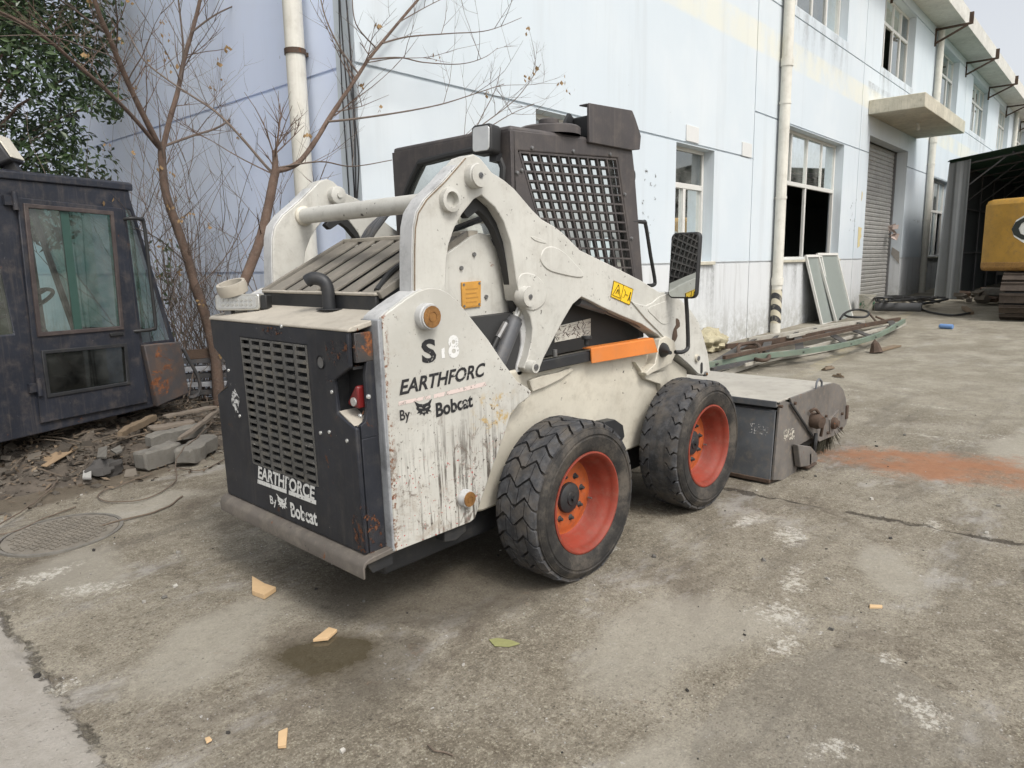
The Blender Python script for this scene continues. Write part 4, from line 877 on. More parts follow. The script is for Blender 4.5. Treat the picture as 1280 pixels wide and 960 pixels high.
fe = LYs([(987,497.5),(1005,491),(1021,484.6),(1034,480),(1041,478.5),(1048,480.5),(1053,487),(1056,497),(1058,512),(1057,530),(1050,539),(1040,545),(1023,552),(1016,546),(1000,521),(988,503)], YS-.012)
for y in (YS-.012, YE+.012): MB().py(fe, y-.007, y+.007).build('hood_end_plate', M['swend'], swr, bevel=.003)
b0, b1 = he[0], LY(972, 515, YS); mid = b1
MB().py([b0, (b0[0]-.012, b0[1]), (mid[0]-.012, mid[1]), (mid[0]+.02, mid[1]+.006), mid], YS+.009, YE-.009).build('hopper_rear_panel', M['swgrey'], swr, bevel=.003)
MB().py([(b0[0]-.02, b0[1]-.02), (b0[0]+.16, b0[1]-.03), (b0[0]+.16, b0[1]-.005), (b0[0]-.02, b0[1]+.004)], YS+.009, YE-.009).build('hopper_cutting_edge', M['rust'], swr, bevel=.003)
t0 = LY(972, 501, YS); tp = fe[:9]; cov = [(t0[0]-.01, t0[1]-.035), (t0[0]-.012, t0[1])]+tp
cin = [(x+(-.012 if i > 6 else .0)+(.012 if i < 1 else 0), z-(.012 if i > 0 else 0)) for i, (x, z) in enumerate(cov)]
MB().py(cov+cin[::-1], YS-.004, YE+.004).build('brush_cover', M['swtop'], swr, bevel=.003)
MB().py([(t0[0]-.018, t0[1]-.002), (t0[0]-.018, t0[1]-.04), (t0[0]-.010, t0[1]-.04), (t0[0]-.010, t0[1]-.002)], YS+.0, YE-.0).build('cover_lip', M['swgrey'], swr, bevel=.002)
MB().box(mid[0]+.03, t0[0]+.75, YS+.05, YE-.05, .09, t0[1]-.05).build('brush_housing', M['inner'], swr)
# bristles of the rotary brush
random.seed(4); m = MB(); bcx, bcz = LY(1036, 525, YS)
for k in range(700):
    y = random.uniform(YS+.02, YE-.02) if k > 260 else random.uniform(YS-.004, YS+.10); a = random.uniform(-2.5, -.4); d = Vector((math.cos(a), random.uniform(-.15,.1), math.sin(a))).normalized(); L_ = min(.26, (bcz-.012)/max(.05, -d.z))
    p = Vector((bcx, y, bcz)); m.tube([p+d*.06, p+d*L_*.6+Vector((0,0,.004)), p+d*L_], [.003,.0025,.001], 3, caps=False)
m.build('brush', plain('brush_bristle', (.06,.055,.035), .8), swr, kind='stuff')
# rusty side gear
def sx(u, v, dy=0): x, z = LY(u, v, YS-.02-dy); return Vector((x, YS-.02-dy, z))
p = sx(1042, 527); MB().obox(p, (.085,0,.02), (0,.008,0), (-.012,0,.055)).build('bearing_plate', M['swend'], swr, bevel=.003)
p = sx(1043, 529, .02); MB().lathe([(0,-.03),(.022,-.03),(.026,-.02),(.040,-.012),(.042,.02)], p, (0,1,0), 18).build('bearing_hub', M['rust'], swr)
for u, v in ((1032,520),(1052,517),(1034,541),(1051,535),(993,504),(976,508)): p = sx(u, v); MB().cyl(p+Vector((0,.012,0)), p-Vector((0,.012,0)), .011, n=6).build('bolt', M['rust'], swr)
p = sx(1020, 526, .03); MB().lathe([(0,-.05),(.038,-.045),(.05,-.02),(.05,.05)], p, (.25,1,.1), 16).build('drive_motor', M['rust'], swr)
q0, q1 = sx(1020, 512, .03), sx(1021, 560, .03)
MB().tube(spline([sx(1012,515,.01), sx(1020,512,.04), sx(1028,528,.04), sx(1026,545,.02)]), .010, 8).build('motor_guard', M['rust'], swr)
MB().tube(spline([sx(1020,542,.02), sx(1019,555,.03), sx(1017,568,.02)]), .013, 8).build('hose_stub', M['black'], swr)
fq = [sx(u, v, .03) for u, v in ((997,556),(1013,558),(1020,566),(1022,574),(1016,582),(1000,584))]
MB().py([(p.x, p.z) for p in fq], YS-.055, YS-.015).build('stand_bracket', M['swend'], swr, bevel=.006)
pf = sx(1012, 588, .03); MB().box(pf.x-.07, pf.x+.07, YS-.07, YS-.02, max(.012, pf.z-.02), max(.028, pf.z+.0)).bar((pf.x,YS-.04,max(.02,pf.z-.01)),(pf.x-.01,YS-.04,pf.z+.12),.03,.03).build('stand_foot', M['rust'], swr, bevel=.004)
MB().tube(spline([sx(1020,486), sx(1021,478), sx(1024,474), sx(1027,477), sx(1027,483)]), .007, 8).build('lifting_eye', M['swgrey'], swr)
a, b = LY(988, 504, YS-.02), LY(1017, 548, YS-.02); MB().bar((a[0],YS-.022,a[1]), (b[0],YS-.022,b[1]), .012, .012).build('seam_strip', M['blackm'], swr)
p = sx(1058, 515); MB().box(p.x-.02, p.x+.02, YS-.03, YS+.02, p.z-.05, p.z+.05).build('side_latch', M['rust'], swr, bevel=.004)
def on_rear(u, v):
    n = Vector((-(mid[1]-b0[1]), 0, mid[0]-b0[0])); n.normalize()
    nw = EX*n.x+EZ*n.z; o = EX*(b0[0]-.014)+EZ*b0[1]; q = loc(hit(u, v, nw, nw.dot(o))); return q
pts = [on_rear(u, v) for u, v in ((938,529),(961,532),(958,544.5),(937,542))]
MB().add(pts+[p+Vector((.004,0,0)) for p in pts], [(0,1,2,3),(4,5,6,7),(0,1,5,4),(1,2,6,5),(2,3,7,6),(3,0,4,7)]).build('worn_sticker', decal('scratched_white_sticker', (.58,.57,.54), .9, 70), swr)
q = LYs([(980,537),(993,535),(993,549),(979,551)], YS-.009); MB().py(q, YS-.010, YS-.0085).build('worn_sticker', decal('torn_label', (.50,.47,.40), .75, 60), swr)

# ================================================================== DISMOUNTED CAB
TH = R(19.6); c0 = G(232, 497, .3)
cabr = empty('dismounted_cab', (c0.x, c0.y, 0), (0,0,TH), label='rusty blue-black machine cab with green glass dumped on the rubble', category='cab')
M['cabblue'] = paint('weathered_blue_black_paint', (.023,.026,.035), .36, .25, (.12,.10,.085), .45, rust=.20, chips=.4, chip_col=(.25,.24,.23), streak=.5, spec=.35)
M['cabrust'] = paint('rust_bloom_panel', (.055,.050,.050), .65, .25, (.17,.09,.045), .5, rust=.62, scale=.5)
M['cabtrim'] = paint('dark_red_door_trim', (.050,.038,.036), .6, .2, (.15,.12,.10), .4)
Rr = -1.78
outer = [(Rr,.265),(-.30,.280),(-.02,.30),(-.05,.79),(-.335,1.94),(-.34,2.0),(Rr,2.005)]
dr = [(-1.215,1.885),(-.425,1.858),(-.39,.335),(-1.25,.345)]
dh = [(-1.19,1.86),(-.445,1.835),(-.41,.36),(-1.225,.37)]
qg = [(-.385,1.86),(-.345,1.85),(-.105,.815),(-.36,.815)]
rg = [(Rr+.1,1.80),(-1.39,1.80),(-1.335,.98),(Rr+.1,.98)]
for y, nm in ((0, 'side_frame'), (1.16, 'side_frame')): MB().py([outer, dh, qg, rg], y, y+.05).build(nm, M['cabblue'], cabr, bevel=.008)
dg = [(-1.165,1.83),(-.535,1.815),(-.555,.955),(-1.185,.965)]; dl = [(-1.175,.835),(-.54,.815),(-.55,.52),(-1.175,.53)]
do_ = MB().py([dr, dg, dl], -.022, -.003).build('door', M['cabblue'], cabr, bevel=.005)
def ring(loop, w, y0, y1):
    cx = sum(p[0] for p in loop)/len(loop); cz = sum(p[1] for p in loop)/len(loop)
    inn_ = [(p[0]+(w if p[0] < cx else -w), p[1]+(w if p[1] < cz else -w)) for p in loop]; return MB().py([loop, inn_], y0, y1)
ring([(a+(-.018 if a < -.85 else .018), b+(-.018 if b < 1.4 else .018)) for a, b in dg], .03, -.034, -.018).build('door_window_trim', M['cabtrim'], do_, bevel=.004)
ring([(a+(-.015 if a < -.85 else .015), b+(-.015 if b < .7 else .015)) for a, b in dl], .026, -.032, -.018).build('lower_window_trim', M['blackm'], do_, bevel=.004)
MB().add([(x,-.012,z) for x, z in dg], [(0,1,2,3)]).build('door_glass', M['glassg'], do_, smooth=0)
MB().add([(x,-.012,z) for x, z in dl], [(0,1,2,3)]).build('lower_door_glass', glass('dark_green_glass', (.06,.13,.13), .05, .04, .08), do_, smooth=0)
MB().box(-.925,-.865,-.016,.0,.965,1.825).build('sliding_sash', plain('green_sash', (.03,.07,.056), .5), do_)
MB().box(-.66,-.55,-.038,-.022,.895,.92).build('door_handle', M['black'], do_, bevel=.004)
for z in (.60, 1.86): MB().cyl((-1.235,-.03,z-.06),(-1.235,-.03,z+.06),.018,n=10).box(-1.30,-1.23,-.026,-.004,z-.03,z+.03).build('hinge', M['cabblue'], do_)
qo = MB().add([(x,.006,z) for x, z in qg], [(0,1,2,3)]).build('quarter_glass', M['glassg'], cabr, smooth=0)
MB().add([(x,.01,z) for x, z in rg], [(0,1,2,3)]).build('rear_side_glass', M['glassg'], cabr, smooth=0)
MB().add([(x,1.18,z) for x, z in rg], [(0,1,2,3)]).build('rear_side_glass', M['glassg'], cabr, smooth=0)
MB().add([(x,1.18,z) for x, z in dh], [(0,1,2,3)]).build('far_side_glass', M['glassg'], cabr, smooth=0)
MB().box(-1.19,-.42,1.165,1.195,1.10,1.15).build('far_side_rail', M['cabblue'], cabr)
MB().add([(-.335,.05,1.92),(-.335,1.16,1.92),(-.055,1.16,.80),(-.055,.05,.80)], [(0,1,2,3)]).build('windscreen', M['glassg'], cabr, smooth=0)
MB().px([(-.015,2.0),(1.225,2.0),(1.225,2.05),(1.19,2.065),(.02,2.065),(-.015,2.05)], Rr-.02, -.315).build('roof', M['cabblue'], cabr, bevel=.008)
MB().box(Rr+.03,-.05,.052,1.158,.30,.34).build('floor', M['inner'], cabr)
MB().box(Rr-.005,Rr+.03,.051,1.159,.27,1.0).build('rear_panel', M['cabblue'], cabr)
MB().box(-.09,-.05,.051,1.159,.30,.79).build('front_panel', M['cabrust'], cabr)
lf = [(-.395,.80),(-.045,.79),(-.005,.345),(-.33,.288)]; MB().py(lf, -.055, -.002).build('corner_box', M['cabrust'], cabr, bevel=.008)
hh_ = [(-.43,-.004,1.775),(-.40,-.06,1.785),(-.33,-.075,1.78),(-.295,-.07,1.74),(-.285,-.068,1.3),(-.28,-.065,.96),(-.31,-.06,.92),(-.40,-.04,.915),(-.45,-.004,.915)]
MB().tube(spline(hh_), .014, 10).build('grab_handle', M['black'], cabr)
swc = Vector((-.86,.62,1.16)); axd = Vector((-.45,0,.9)).normalized(); u_ = Vector((0,1,0)); v_ = axd.cross(u_)
stw = MB().tube([swc+.21*(math.cos(t)*u_+math.sin(t)*v_) for t in [2*math.pi*i/32 for i in range(33)]], .015, 8, caps=False)
for t in (.5, 2.6, 4.7): stw.tube([swc, swc+.21*(math.cos(t)*u_+math.sin(t)*v_)], .012, 6)
stw.cyl(swc-axd*.03, swc+axd*.03, .05, n=14).build('steering_wheel', M['black'], cabr); MB().cyl(swc, swc-axd*.75, .03).build('steering_column', M['black'], cabr)
MB().box(-1.62,-1.15,.38,.86,.50,.85).build('seat', M['black'], cabr, bevel=.04); MB().obox((-1.62,.62,1.15), (.06,0,.02), (0,.24,0), (-.06,0,.36)).build('seat_back', M['black'], cabr, bevel=.04)
MB().obox((-.35,.60,.72), (.22,0,.12), (0,.45,0), (-.02,0,.08)).build('dashboard', M['inner'], cabr, bevel=.03)
MB().obox((-1.10,.95,1.68), (.055,.02,0), (-.01,.03,0), (0,0,.09)).build('inside_mirror', M['chrome'], cabr, bevel=.01)
rl = empty('roof_lamp', (-1.13,.10,2.065), (0,R(-28),R(-55)), cabr); rl.scale = (1.2,1.2,1.2)
MB().box(-.05,.05,-.09,.09,.04,.20).build('lamp_body', M['blackm'], rl, bevel=.012); MB().box(.05,.058,-.08,.08,.05,.19).build('lamp_lens', plain('cream_lens', (.62,.58,.48), .4), rl, bevel=.003); MB().box(-.03,.03,-.03,.03,-.02,.05).build('lamp_bracket', M['blackm'], rl)

# ================================================================== RUBBLE
c0w = Vector((c0.x, c0.y))
def mound(x, y):
    e = ellf(x+.25*mn.noise((x*2, y*2, 5)), y+.2*mn.noise((x*2, y*2, 15)), (-.75,4.75,2.0,1.45,14,.75))
    return .20*e
bx = [-2.9+.06*i for i in range(70)]; byy = [3.05+.06*i for i in range(58)]
m = MB(); m.v = [(x, y, gz(x)-.012+mound(x, y)*(1+.35*mn.fractal((x*3, y*3, 2), .8, 2, 4))+(.022*mn.fractal((x*9, y*9, 8), .8, 2, 3) if mound(x, y) > .01 else 0)) for x in bx for y in byy]
m.f = [(i*58+j, (i+1)*58+j, (i+1)*58+j+1, i*58+j+1) for i in range(69) for j in range(57)]
rb = paint('rubble_dirt', (.10,.082,.064), .95, .35, (.045,.036,.028), .7, scale=3, bump=.6); m.build('rubble_mound', rb, smooth=60, kind='structure')
def gtop(x, y): return gz(x)-.012+mound(x, y)*(1+.35*mn.fractal((x*3, y*3, 2), .8, 2, 4))
def rock(mb, c, s, sq=(1,1,1), n=None):
    rot = Matrix.Rotation(random.uniform(0, 6.3), 3, 'Z') @ Matrix.Rotation(random.uniform(-.6, .6), 3, 'X')
    v = [rot @ Vector((a*s*sq[0]*random.uniform(.55,1), b*s*sq[1]*random.uniform(.55,1), c_*s*sq[2]*random.uniform(.55,1)))+Vector(c) for a in (-1,1) for b in (-1,1) for c_ in (-1,1)]
    mb.add(v, [(0,1,3,2),(4,6,7,5),(0,4,5,1),(2,3,7,6),(0,2,6,4),(1,5,7,3)])
random.seed(77)
t = NT('rubble_chips_grey'); rnd = t.n('ShaderNodeNewGeometry').outputs['Random Per Island']; cc = t.mix(rnd, (.035,.028,.021), (.15,.13,.105)); M['chips'] = t.fin(cc, .9)
m = MB(); k = 0
while k < 3600:
    x, y = random.uniform(-2.6,.95), random.uniform(3.1,5.9); e = mound(x, y)
    if random.random() > .25+e*6: continue
    s = .009*random.paretovariate(2.2); s = min(s, .05); rock(m, (x, y, gtop(x, y)+s*.3), s, (1, random.uniform(.5,1), random.uniform(.25,.7))); k += 1
m.build('rubble_chips', M['chips'], smooth=0, kind='stuff', label='small grey rubble chips and bark under the dumped cab')
# flakes of bark and leaf litter
t = NT('leaf_litter_brown'); rnd = t.n('ShaderNodeNewGeometry').outputs['Random Per Island']; M['litter'] = t.fin(t.mix(rnd, (.06,.042,.028), (.20,.15,.10)), .9)
m = MB()
for k in range(7000):
    x, y = random.uniform(-2.6,.95), random.uniform(3.0,5.9)
    if random.random() > .2+mound(x, y)*5: continue
    z = gtop(x, y)+random.uniform(.0,.035); a = Vector((random.uniform(-1,1), random.uniform(-1,1), random.uniform(-.5,.5))).normalized()*random.uniform(.008,.034); b = a.cross(Vector((random.uniform(-.4,.4),random.uniform(-.4,.4),1))).normalized()*random.uniform(.004,.014); c = Vector((x, y, z))
    m.add([c-a, c-b, c+a, c+b+Vector((0,0,.006))], [(0,1,2,3)])
m.build('leaf_litter', M['litter'], smooth=0, kind='stuff', label='dry brown leaf and bark litter around the rubble')
m = MB()
for k in range(170):
    x, y = random.uniform(-2.4,.9), random.uniform(3.3,5.6)
    if mound(x, y) < .02: continue
    a = random.uniform(0, 6.28); L_ = random.uniform(.08,.4); p = Vector((x, y, gtop(x, y)+random.uniform(.015,.06))); d = Vector((math.cos(a), math.sin(a), random.uniform(-.12,.2)))*L_
    m.tube([p, p+d*.5+Vector((0,0,.012)), p+d], random.uniform(.003,.008), 5)
m.build('dry_sticks', plain('dry_stick_grey', (.12,.095,.07), .9, 0, .4, 4), smooth=60, kind='stuff', label='dry grey sticks strewn through the rubble')
M['conc2'] = paint('broken_concrete', (.165,.155,.135), .9, .2, (.11,.095,.075), .6, scale=3, bump=.5)
def block(name, u0, v0, u1, v1, h, wdt, hgt, mat, label, cat, grp=None, jag=.005, lift=0.):
    a, b = G(u0, v0, h), G(u1, v1, h); d = (b-a); L_ = d.length; d.normalize(); n = Vector((-d.y, d.x, 0)); N = 16; v = []; sd_ = u0*.37
    cs = ((-1,-1),(0,-1),(1,-1),(1,0),(1,.75),(.8,1),(0,1),(-.8,1),(-1,.75),(-1,0)); K = len(cs)
    for i in range(N+1):
        e = 1-.25*(1 if i in (0, N) else 0); p = a+d*(L_*i/N+.03*mn.noise((i*3.3, sd_, 1))*(1 if i in (0, N) else .2))
        for s_, t_ in cs:
            q = p+n*s_*wdt/2*e+Vector((0,0,t_*hgt/2*e)); q += (n+Vector((0,0,1)))*mn.fractal((q.x*9+sd_, q.y*9, q.z*9), .8, 2, 4)*(jag*2.2); v.append(q-Vector((0,0,hgt*.18)))
    f = []
    for i in range(N):
        for k in range(K): f.append((i*K+k, i*K+(k+1) % K, (i+1)*K+(k+1) % K, (i+1)*K+k))
    f += [tuple(range(K)), tuple(reversed(range(N*K, N*K+K)))]
    kw = dict(label=label, category=cat)
    if grp: kw['group'] = grp
    return MB().add(v, f).build(name, mat, smooth=25, **kw)
block('concrete_block', 172, 573, 222, 558, .10, .14, .12, M['conc2'], 'broken grey concrete kerb piece lying lengthwise in the rubble', 'concrete block')
block('concrete_block', 228, 568, 262, 548, .10, .15, .11, M['conc2'], 'shorter broken concrete kerb piece beside the loader tailgate', 'concrete block')
block('concrete_block', 185, 549, 252, 532, .16, .10, .09, M['conc2'], 'thin mossy concrete post behind the broken kerb pieces', 'concrete block')
block('wood_plank', 150, 540, 192, 520, .22, .05, .05, plain('weathered_tan_wood', (.17,.125,.08), .85, 0, .3), 'split tan wooden stick lying under the cab corner', 'plank', jag=.003)
block('wood_plank', 186, 535, 240, 526, .20, .11, .02, plain('grey_bark_wood', (.17,.14,.11), .9, 0, .35, 30), 'flat grey weathered plank beside the split stick', 'plank', jag=.003)
block('wood_plank', 205, 520, 268, 508, .24, .09, .02, bpy.data.materials['grey_bark_wood'], 'grey weathered plank under the steel rails', 'plank', jag=.003)
block('wood_plank', 225, 548, 285, 503, .20, .035, .025, bpy.data.materials['grey_bark_wood'], 'narrow grey batten slanting up towards the tailgate', 'plank', jag=.002)
def slabq(name, pts, h, th, mat, label, cat, tilt=0.):
    P_ = [G(u, v, h+(tilt*i if i > 1 else 0)) for i, (u, v) in enumerate(pts)]; n = len(P_)
    return MB().add(P_+[p-Vector((0,0,th)) for p in P_], [tuple(range(n)), tuple(range(n, 2*n))]+[(i, (i+1) % n, n+(i+1) % n, n+i) for i in range(n)]).build(name, mat, smooth=0, label=label, category=cat)
slabq('cardboard_sheet', [(40,580),(58,583),(104,556),(98,545),(84,543)], .10, .006, plain('brown_cardboard', (.27,.19,.115), .9, 0, .12), 'bent brown cardboard sheet on the rubble beneath the cab', 'cardboard', .02)
slabq('broken_tile', [(121,571),(123,560),(134,557),(133,571)], .12, .012, M['conc2'], 'pale broken tile piece standing in the rubble', 'tile', .02)
slabq('broken_tile', [(138,562),(150,556),(153,563),(145,566)], .13, .012, M['conc2'], 'small triangular broken tile beside the pale tile', 'tile', .012)
slabq('broken_tile', [(103,597),(104,588),(114,588),(114,597)], .05, .012, plain('white_tile', (.42,.41,.38), .6), 'small white square tile piece at the rubble edge', 'tile', .01)
p = G(133, 588, .04); m = MB(); v = []
for i in range(11):
    for j_ in range(16):
        a = math.pi*i/10; b = 2*math.pi*j_/16; d = Vector((math.sin(a)*math.cos(b), math.sin(a)*math.sin(b), math.cos(a))); k = 1+.5*mn.noise(d*1.7+Vector((3,3,3)))+.15*mn.noise(d*5); v.append(p+Vector((d.x*.11*k, d.y*.09*k, d.z*.07*k+.02)))
m.add(v, [(i*16+j_, i*16+(j_+1) % 16, (i+1)*16+(j_+1) % 16, (i+1)*16+j_) for i in range(10) for j_ in range(16)])
m.build('round_stone', plain('dark_stone', (.06,.056,.052), .9, 0, .3), smooth=30, label='dark rounded stone lump in front of the pale tile', category='stone')
# steel channels stacked beside the cab
def rail(name, a, b, w_, h_, mat, label, grp=None, cat='steel rail'):
    d = (b-a).normalized(); n = Vector((-d.y, d.x, 0)); u = Vector((0,0,1)); t_ = .006; m = MB()
    m.obox((a+b)/2+u*h_/2, d*(b-a).length/2, n*w_/2, u*t_/2).obox((a+b)/2+n*(w_/2-t_/2), d*(b-a).length/2, n*t_/2, u*(h_/2-t_/2)).obox((a+b)/2-n*(w_/2-t_/2), d*(b-a).length/2, n*t_/2, u*(h_/2-t_/2))
    kw = dict(label=label, category=cat)
    if grp: kw['group'] = grp
    return m.build(name, mat, bevel=.002, **kw)
M['galv'] = paint('old_galvanised', (.42,.43,.45), .5, .2, (.10,.09,.08), .5, metal=.4); M['dsteel'] = paint('dark_old_steel', (.06,.06,.062), .6, .25, (.14,.10,.07), .4, rust=.3)
for k, (v0, v1, mt) in enumerate(((492,486,'dsteel'),(482,476,'galv'),(471,466,'dsteel'),(462,457,'galv'),(452,448,'dsteel'))):
    a, b = WY(214, v0, 5.0-.02*k), WY(330, v1, 4.72-.02*k); rail('steel_rail', a, b, .10, .045, M[mt], ('pale galvanised' if mt == 'galv' else 'dark old')+' steel channel rail stacked between the cab and the loader tailgate', 'steel rails stacked beside the cab')
a, b = WY(232, 444, 4.86), WY(315, 437, 4.66); rail('rusty_beam', a, b, .07, .085, M['rust'], 'rusty brown steel beam on top of the rail stack', cat='steel beam')
pts = [WY(u, v, 4.6) for u, v in ((218,437),(228,436),(236,450),(247,470),(250,485),(245,495),(236,497))]; MB().tube(spline(pts), .016, 8).build('bent_pipe', M['dsteel'], label='dark bent steel pipe leaning against the rail stack', category='pipe')
pb = G(12, 583, .0); MB().py([[(-.2,.0),(.12,.0),(.12,.16),(-.2,.16)],[(-.18,.02),(.10,.02),(.10,.14),(-.18,.14)]], -.02, .5).build('box_section', M['rust'], None, label='hollow rusty steel box section propping up the cab', category='steel block')
bpy.data.objects['box_section'].location = (pb.x, pb.y, gz(pb.x)+.04); bpy.data.objects['box_section'].rotation_euler = (0,0,TH)
pq = Vector((c0.x, c0.y, 0))+Matrix.Rotation(TH, 3, 'Z') @ Vector((-.55,.35,0)); MB().box(-.1,.1,-.1,.1,0,.275-gtop(pq.x,pq.y)+.03).build('timber_block', bpy.data.materials['grey_bark_wood'], None, bevel=.01, label='grey timber block propping the underside of the cab', category='timber block'); bpy.data.objects['timber_block'].location = (pq.x, pq.y, gtop(pq.x,pq.y)-.03)
# dry vines on the concrete
M['vine'] = plain('dry_vine', (.13,.10,.075), .9, 0, .4, 12)
for pts, h, r_, lb in (([(0,655),(25,640),(55,618),(72,600)], .03, .007, 'pale dry stem running out of the rubble toward the left'),
    ([(0,668),(20,664),(50,650),(95,633)], .012, .006, 'dark dry stem along the rubble edge'),
    ([(124,658),(150,650),(175,645),(205,635),(228,620)], .012, .008, 'thick curled dry vine crossing the manhole edge'),
    ([(285,572),(250,588),(222,585),(220,600),(205,612),(180,624),(150,627),(125,624),(126,615),(150,606),(190,592)], .015, .006, 'long looping dry vine trailing from the loader to the rubble'),
    ([(275,518),(245,548),(225,565),(218,590)], .14, .006, 'thin bare stick leaning over the broken kerb')):
    MB().tube([q+Vector((.012*mn.noise(q*11), .012*mn.noise(q*11+Vector((5,5,5))), 0)) for q in spline([G(u, v, h) for u, v in pts])], r_*.7, 6).build('dry_vine', M['vine'], label=lb, category='vine')
# manhole cover
mc = (G(3,685)+G(145,652))/2; mr_ = .275
mh = empty('manhole_cover', (mc.x, mc.y, gz(mc.x)+.006), (0,-SL,R(20)), label='round patterned manhole cover set in the concrete', category='manhole cover')
MB().lathe([(mr_+.025,-.02),(mr_+.025,.004),(mr_+.008,.004),(mr_+.008,-.02)], (0,0,0), (0,0,1), 48).build('frame_ring', M['conc2'], mh)
mcp = paint('dusty_cast_iron', (.185,.165,.135), .85, .2, (.10,.085,.065), .5, scale=3); MB().cyl((0,0,-.02),(0,0,.001), mr_, n=48).build('cover_plate', mcp, mh)
m = MB(); st_ = .034
for i in range(-9, 10):
    for j in range(-9, 10):
        x, y = i*st_, j*st_
        if math.hypot(x, y) < mr_-.03:
            if (i+j) % 2: m.box(x-.013,x+.013,y-.005,y+.005,.001,.009)
            else: m.box(x-.005,x+.005,y-.013,y+.013,.001,.009)
m.build('tread_pattern', mcp, mh, smooth=0, kind='stuff')

# ================================================================== TREES
M['bark'] = paint('brown_bark', (.115,.075,.055), .95, .35, (.19,.16,.13), .6, scale=5, bump=.9); M['bark2'] = plain('grey_brown_twig', (.13,.10,.08), .9); M['dead'] = plain('dead_leaf', (.26,.17,.08), .9, 0, .35, 15)
def twig(mb, p, d, L_, r_, depth, rng, leaves=None):
    n = max(3, int(L_/.09)); pts = [p.copy()]; dd = d.copy()
    for i in range(n):
        dd = (dd+Vector((rng.uniform(-.16,.16), rng.uniform(-.16,.16), rng.uniform(-.10,.17)))).normalized(); pts.append(pts[-1]+dd*L_/n)
    mb.tube(pts, [r_*(1-.75*i/n) for i in range(n+1)], 5 if r_ > .006 else 4, caps=False)
    if depth > 0:
        for k in range(rng.randint(2, 4)):
            i = rng.randint(1, n-1); s = Vector((rng.uniform(-1,1), rng.uniform(-1,1), rng.uniform(-.3,1))).normalized(); twig(mb, pts[i], (dd+s*1.1).normalized(), L_*rng.uniform(.35,.65), r_*.55, depth-1, rng, leaves)
    if leaves is not None and rng.random() < .045: leaves.append(pts[-1])
def deadleaves(mb, pts, rng, n=4):
    for p in pts:
        for k in range(n):
            a = Vector((rng.uniform(-.5,.5), rng.uniform(-.5,.5), -1)).normalized()*rng.uniform(.02,.045); b = Vector((rng.uniform(-1,1), rng.uniform(-1,1), 0)).normalized()*rng.uniform(.008,.02); q = p+Vector((rng.uniform(-.03,.03), rng.uniform(-.03,.03), rng.uniform(-.06,0)))
            mb.add([q, q+a*.5+b, q+a, q+a*.5-b+Vector((.01,.01,0))], [(0,1,2,3)])
def traced_tree(name, label, trunk, branches, y, seed, jit=.35, ntw=13):
    rng = random.Random(seed); root = empty(name, WY(*trunk[0][:2], y), label=label, category='tree'); o = root.location.copy(); lv = []
    root.location.z = gz(root.location.x)-.02; o = root.location.copy()
    def path(px, dy0, dy1):
        n = len(px); return [WY(u, v, y+dy0+(dy1-dy0)*i/(n-1)) for i, (u, v) in enumerate(px)]
    def add(px, r0_, r1_, nm, dy, tw, mat):
        P_ = spline([q-o for q in path(px, 0 if nm == 'trunk' else dy[0], dy[1])]); n = len(P_); mb = MB(); rs = [(r0_+(r1_-r0_)*i/(n-1))*(1+.10*mn.noise((i*.5, seed, r0_*90))) for i in range(n)]
        mb.tube(P_, rs, 10 if r0_ > .015 else 6)
        L_ = sum((P_[i+1]-P_[i]).length for i in range(n-1))
        for k in range(tw):
            i = rng.randint(int(n*.15), n-1); d = (P_[min(i+1,n-1)]-P_[max(i-1,0)]).normalized(); s = Vector((rng.uniform(-1,1), rng.uniform(-.9,.6), rng.uniform(-.4,1))).normalized()
            twig(mb, P_[i], (d*.7+s).normalized(), rng.uniform(.25,.8)*min(1, .5+L_/2), max(.0026, rs[i]*.38 if rs[i] < .015 else .0055), rng.choice((1,1,2)), rng, lv)
        mb.build(nm, mat, root, smooth=60)
    t_ = [WY(root.location.x, 0, 0)] if False else None
    tp = [(p[0], p[1]) for p in trunk]; P0 = WY(*tp[0], y)
    add(tp, trunk[0][2], trunk[-1][2], 'trunk', (0,0), 3, M['bark'])
    mb = MB().cyl((P0.x-o.x, P0.y-o.y, 0), (P0.x-o.x, P0.y-o.y, P0.z-o.z+.01), trunk[0][2]*1.35, trunk[0][2], n=10); mb.build('trunk_base', M['bark'], root, smooth=60)
    for px, r0_, r1_, dy in branches: add(px, r0_, r1_, 'branch', (0, dy), ntw if r0_ > .009 else 4, M['bark'] if r0_ > .012 else M['bark2'])
    mb = MB(); deadleaves(mb, lv, rng); 
    if lv: mb.build('dead_leaves', M['dead'], root, smooth=0)
    return root
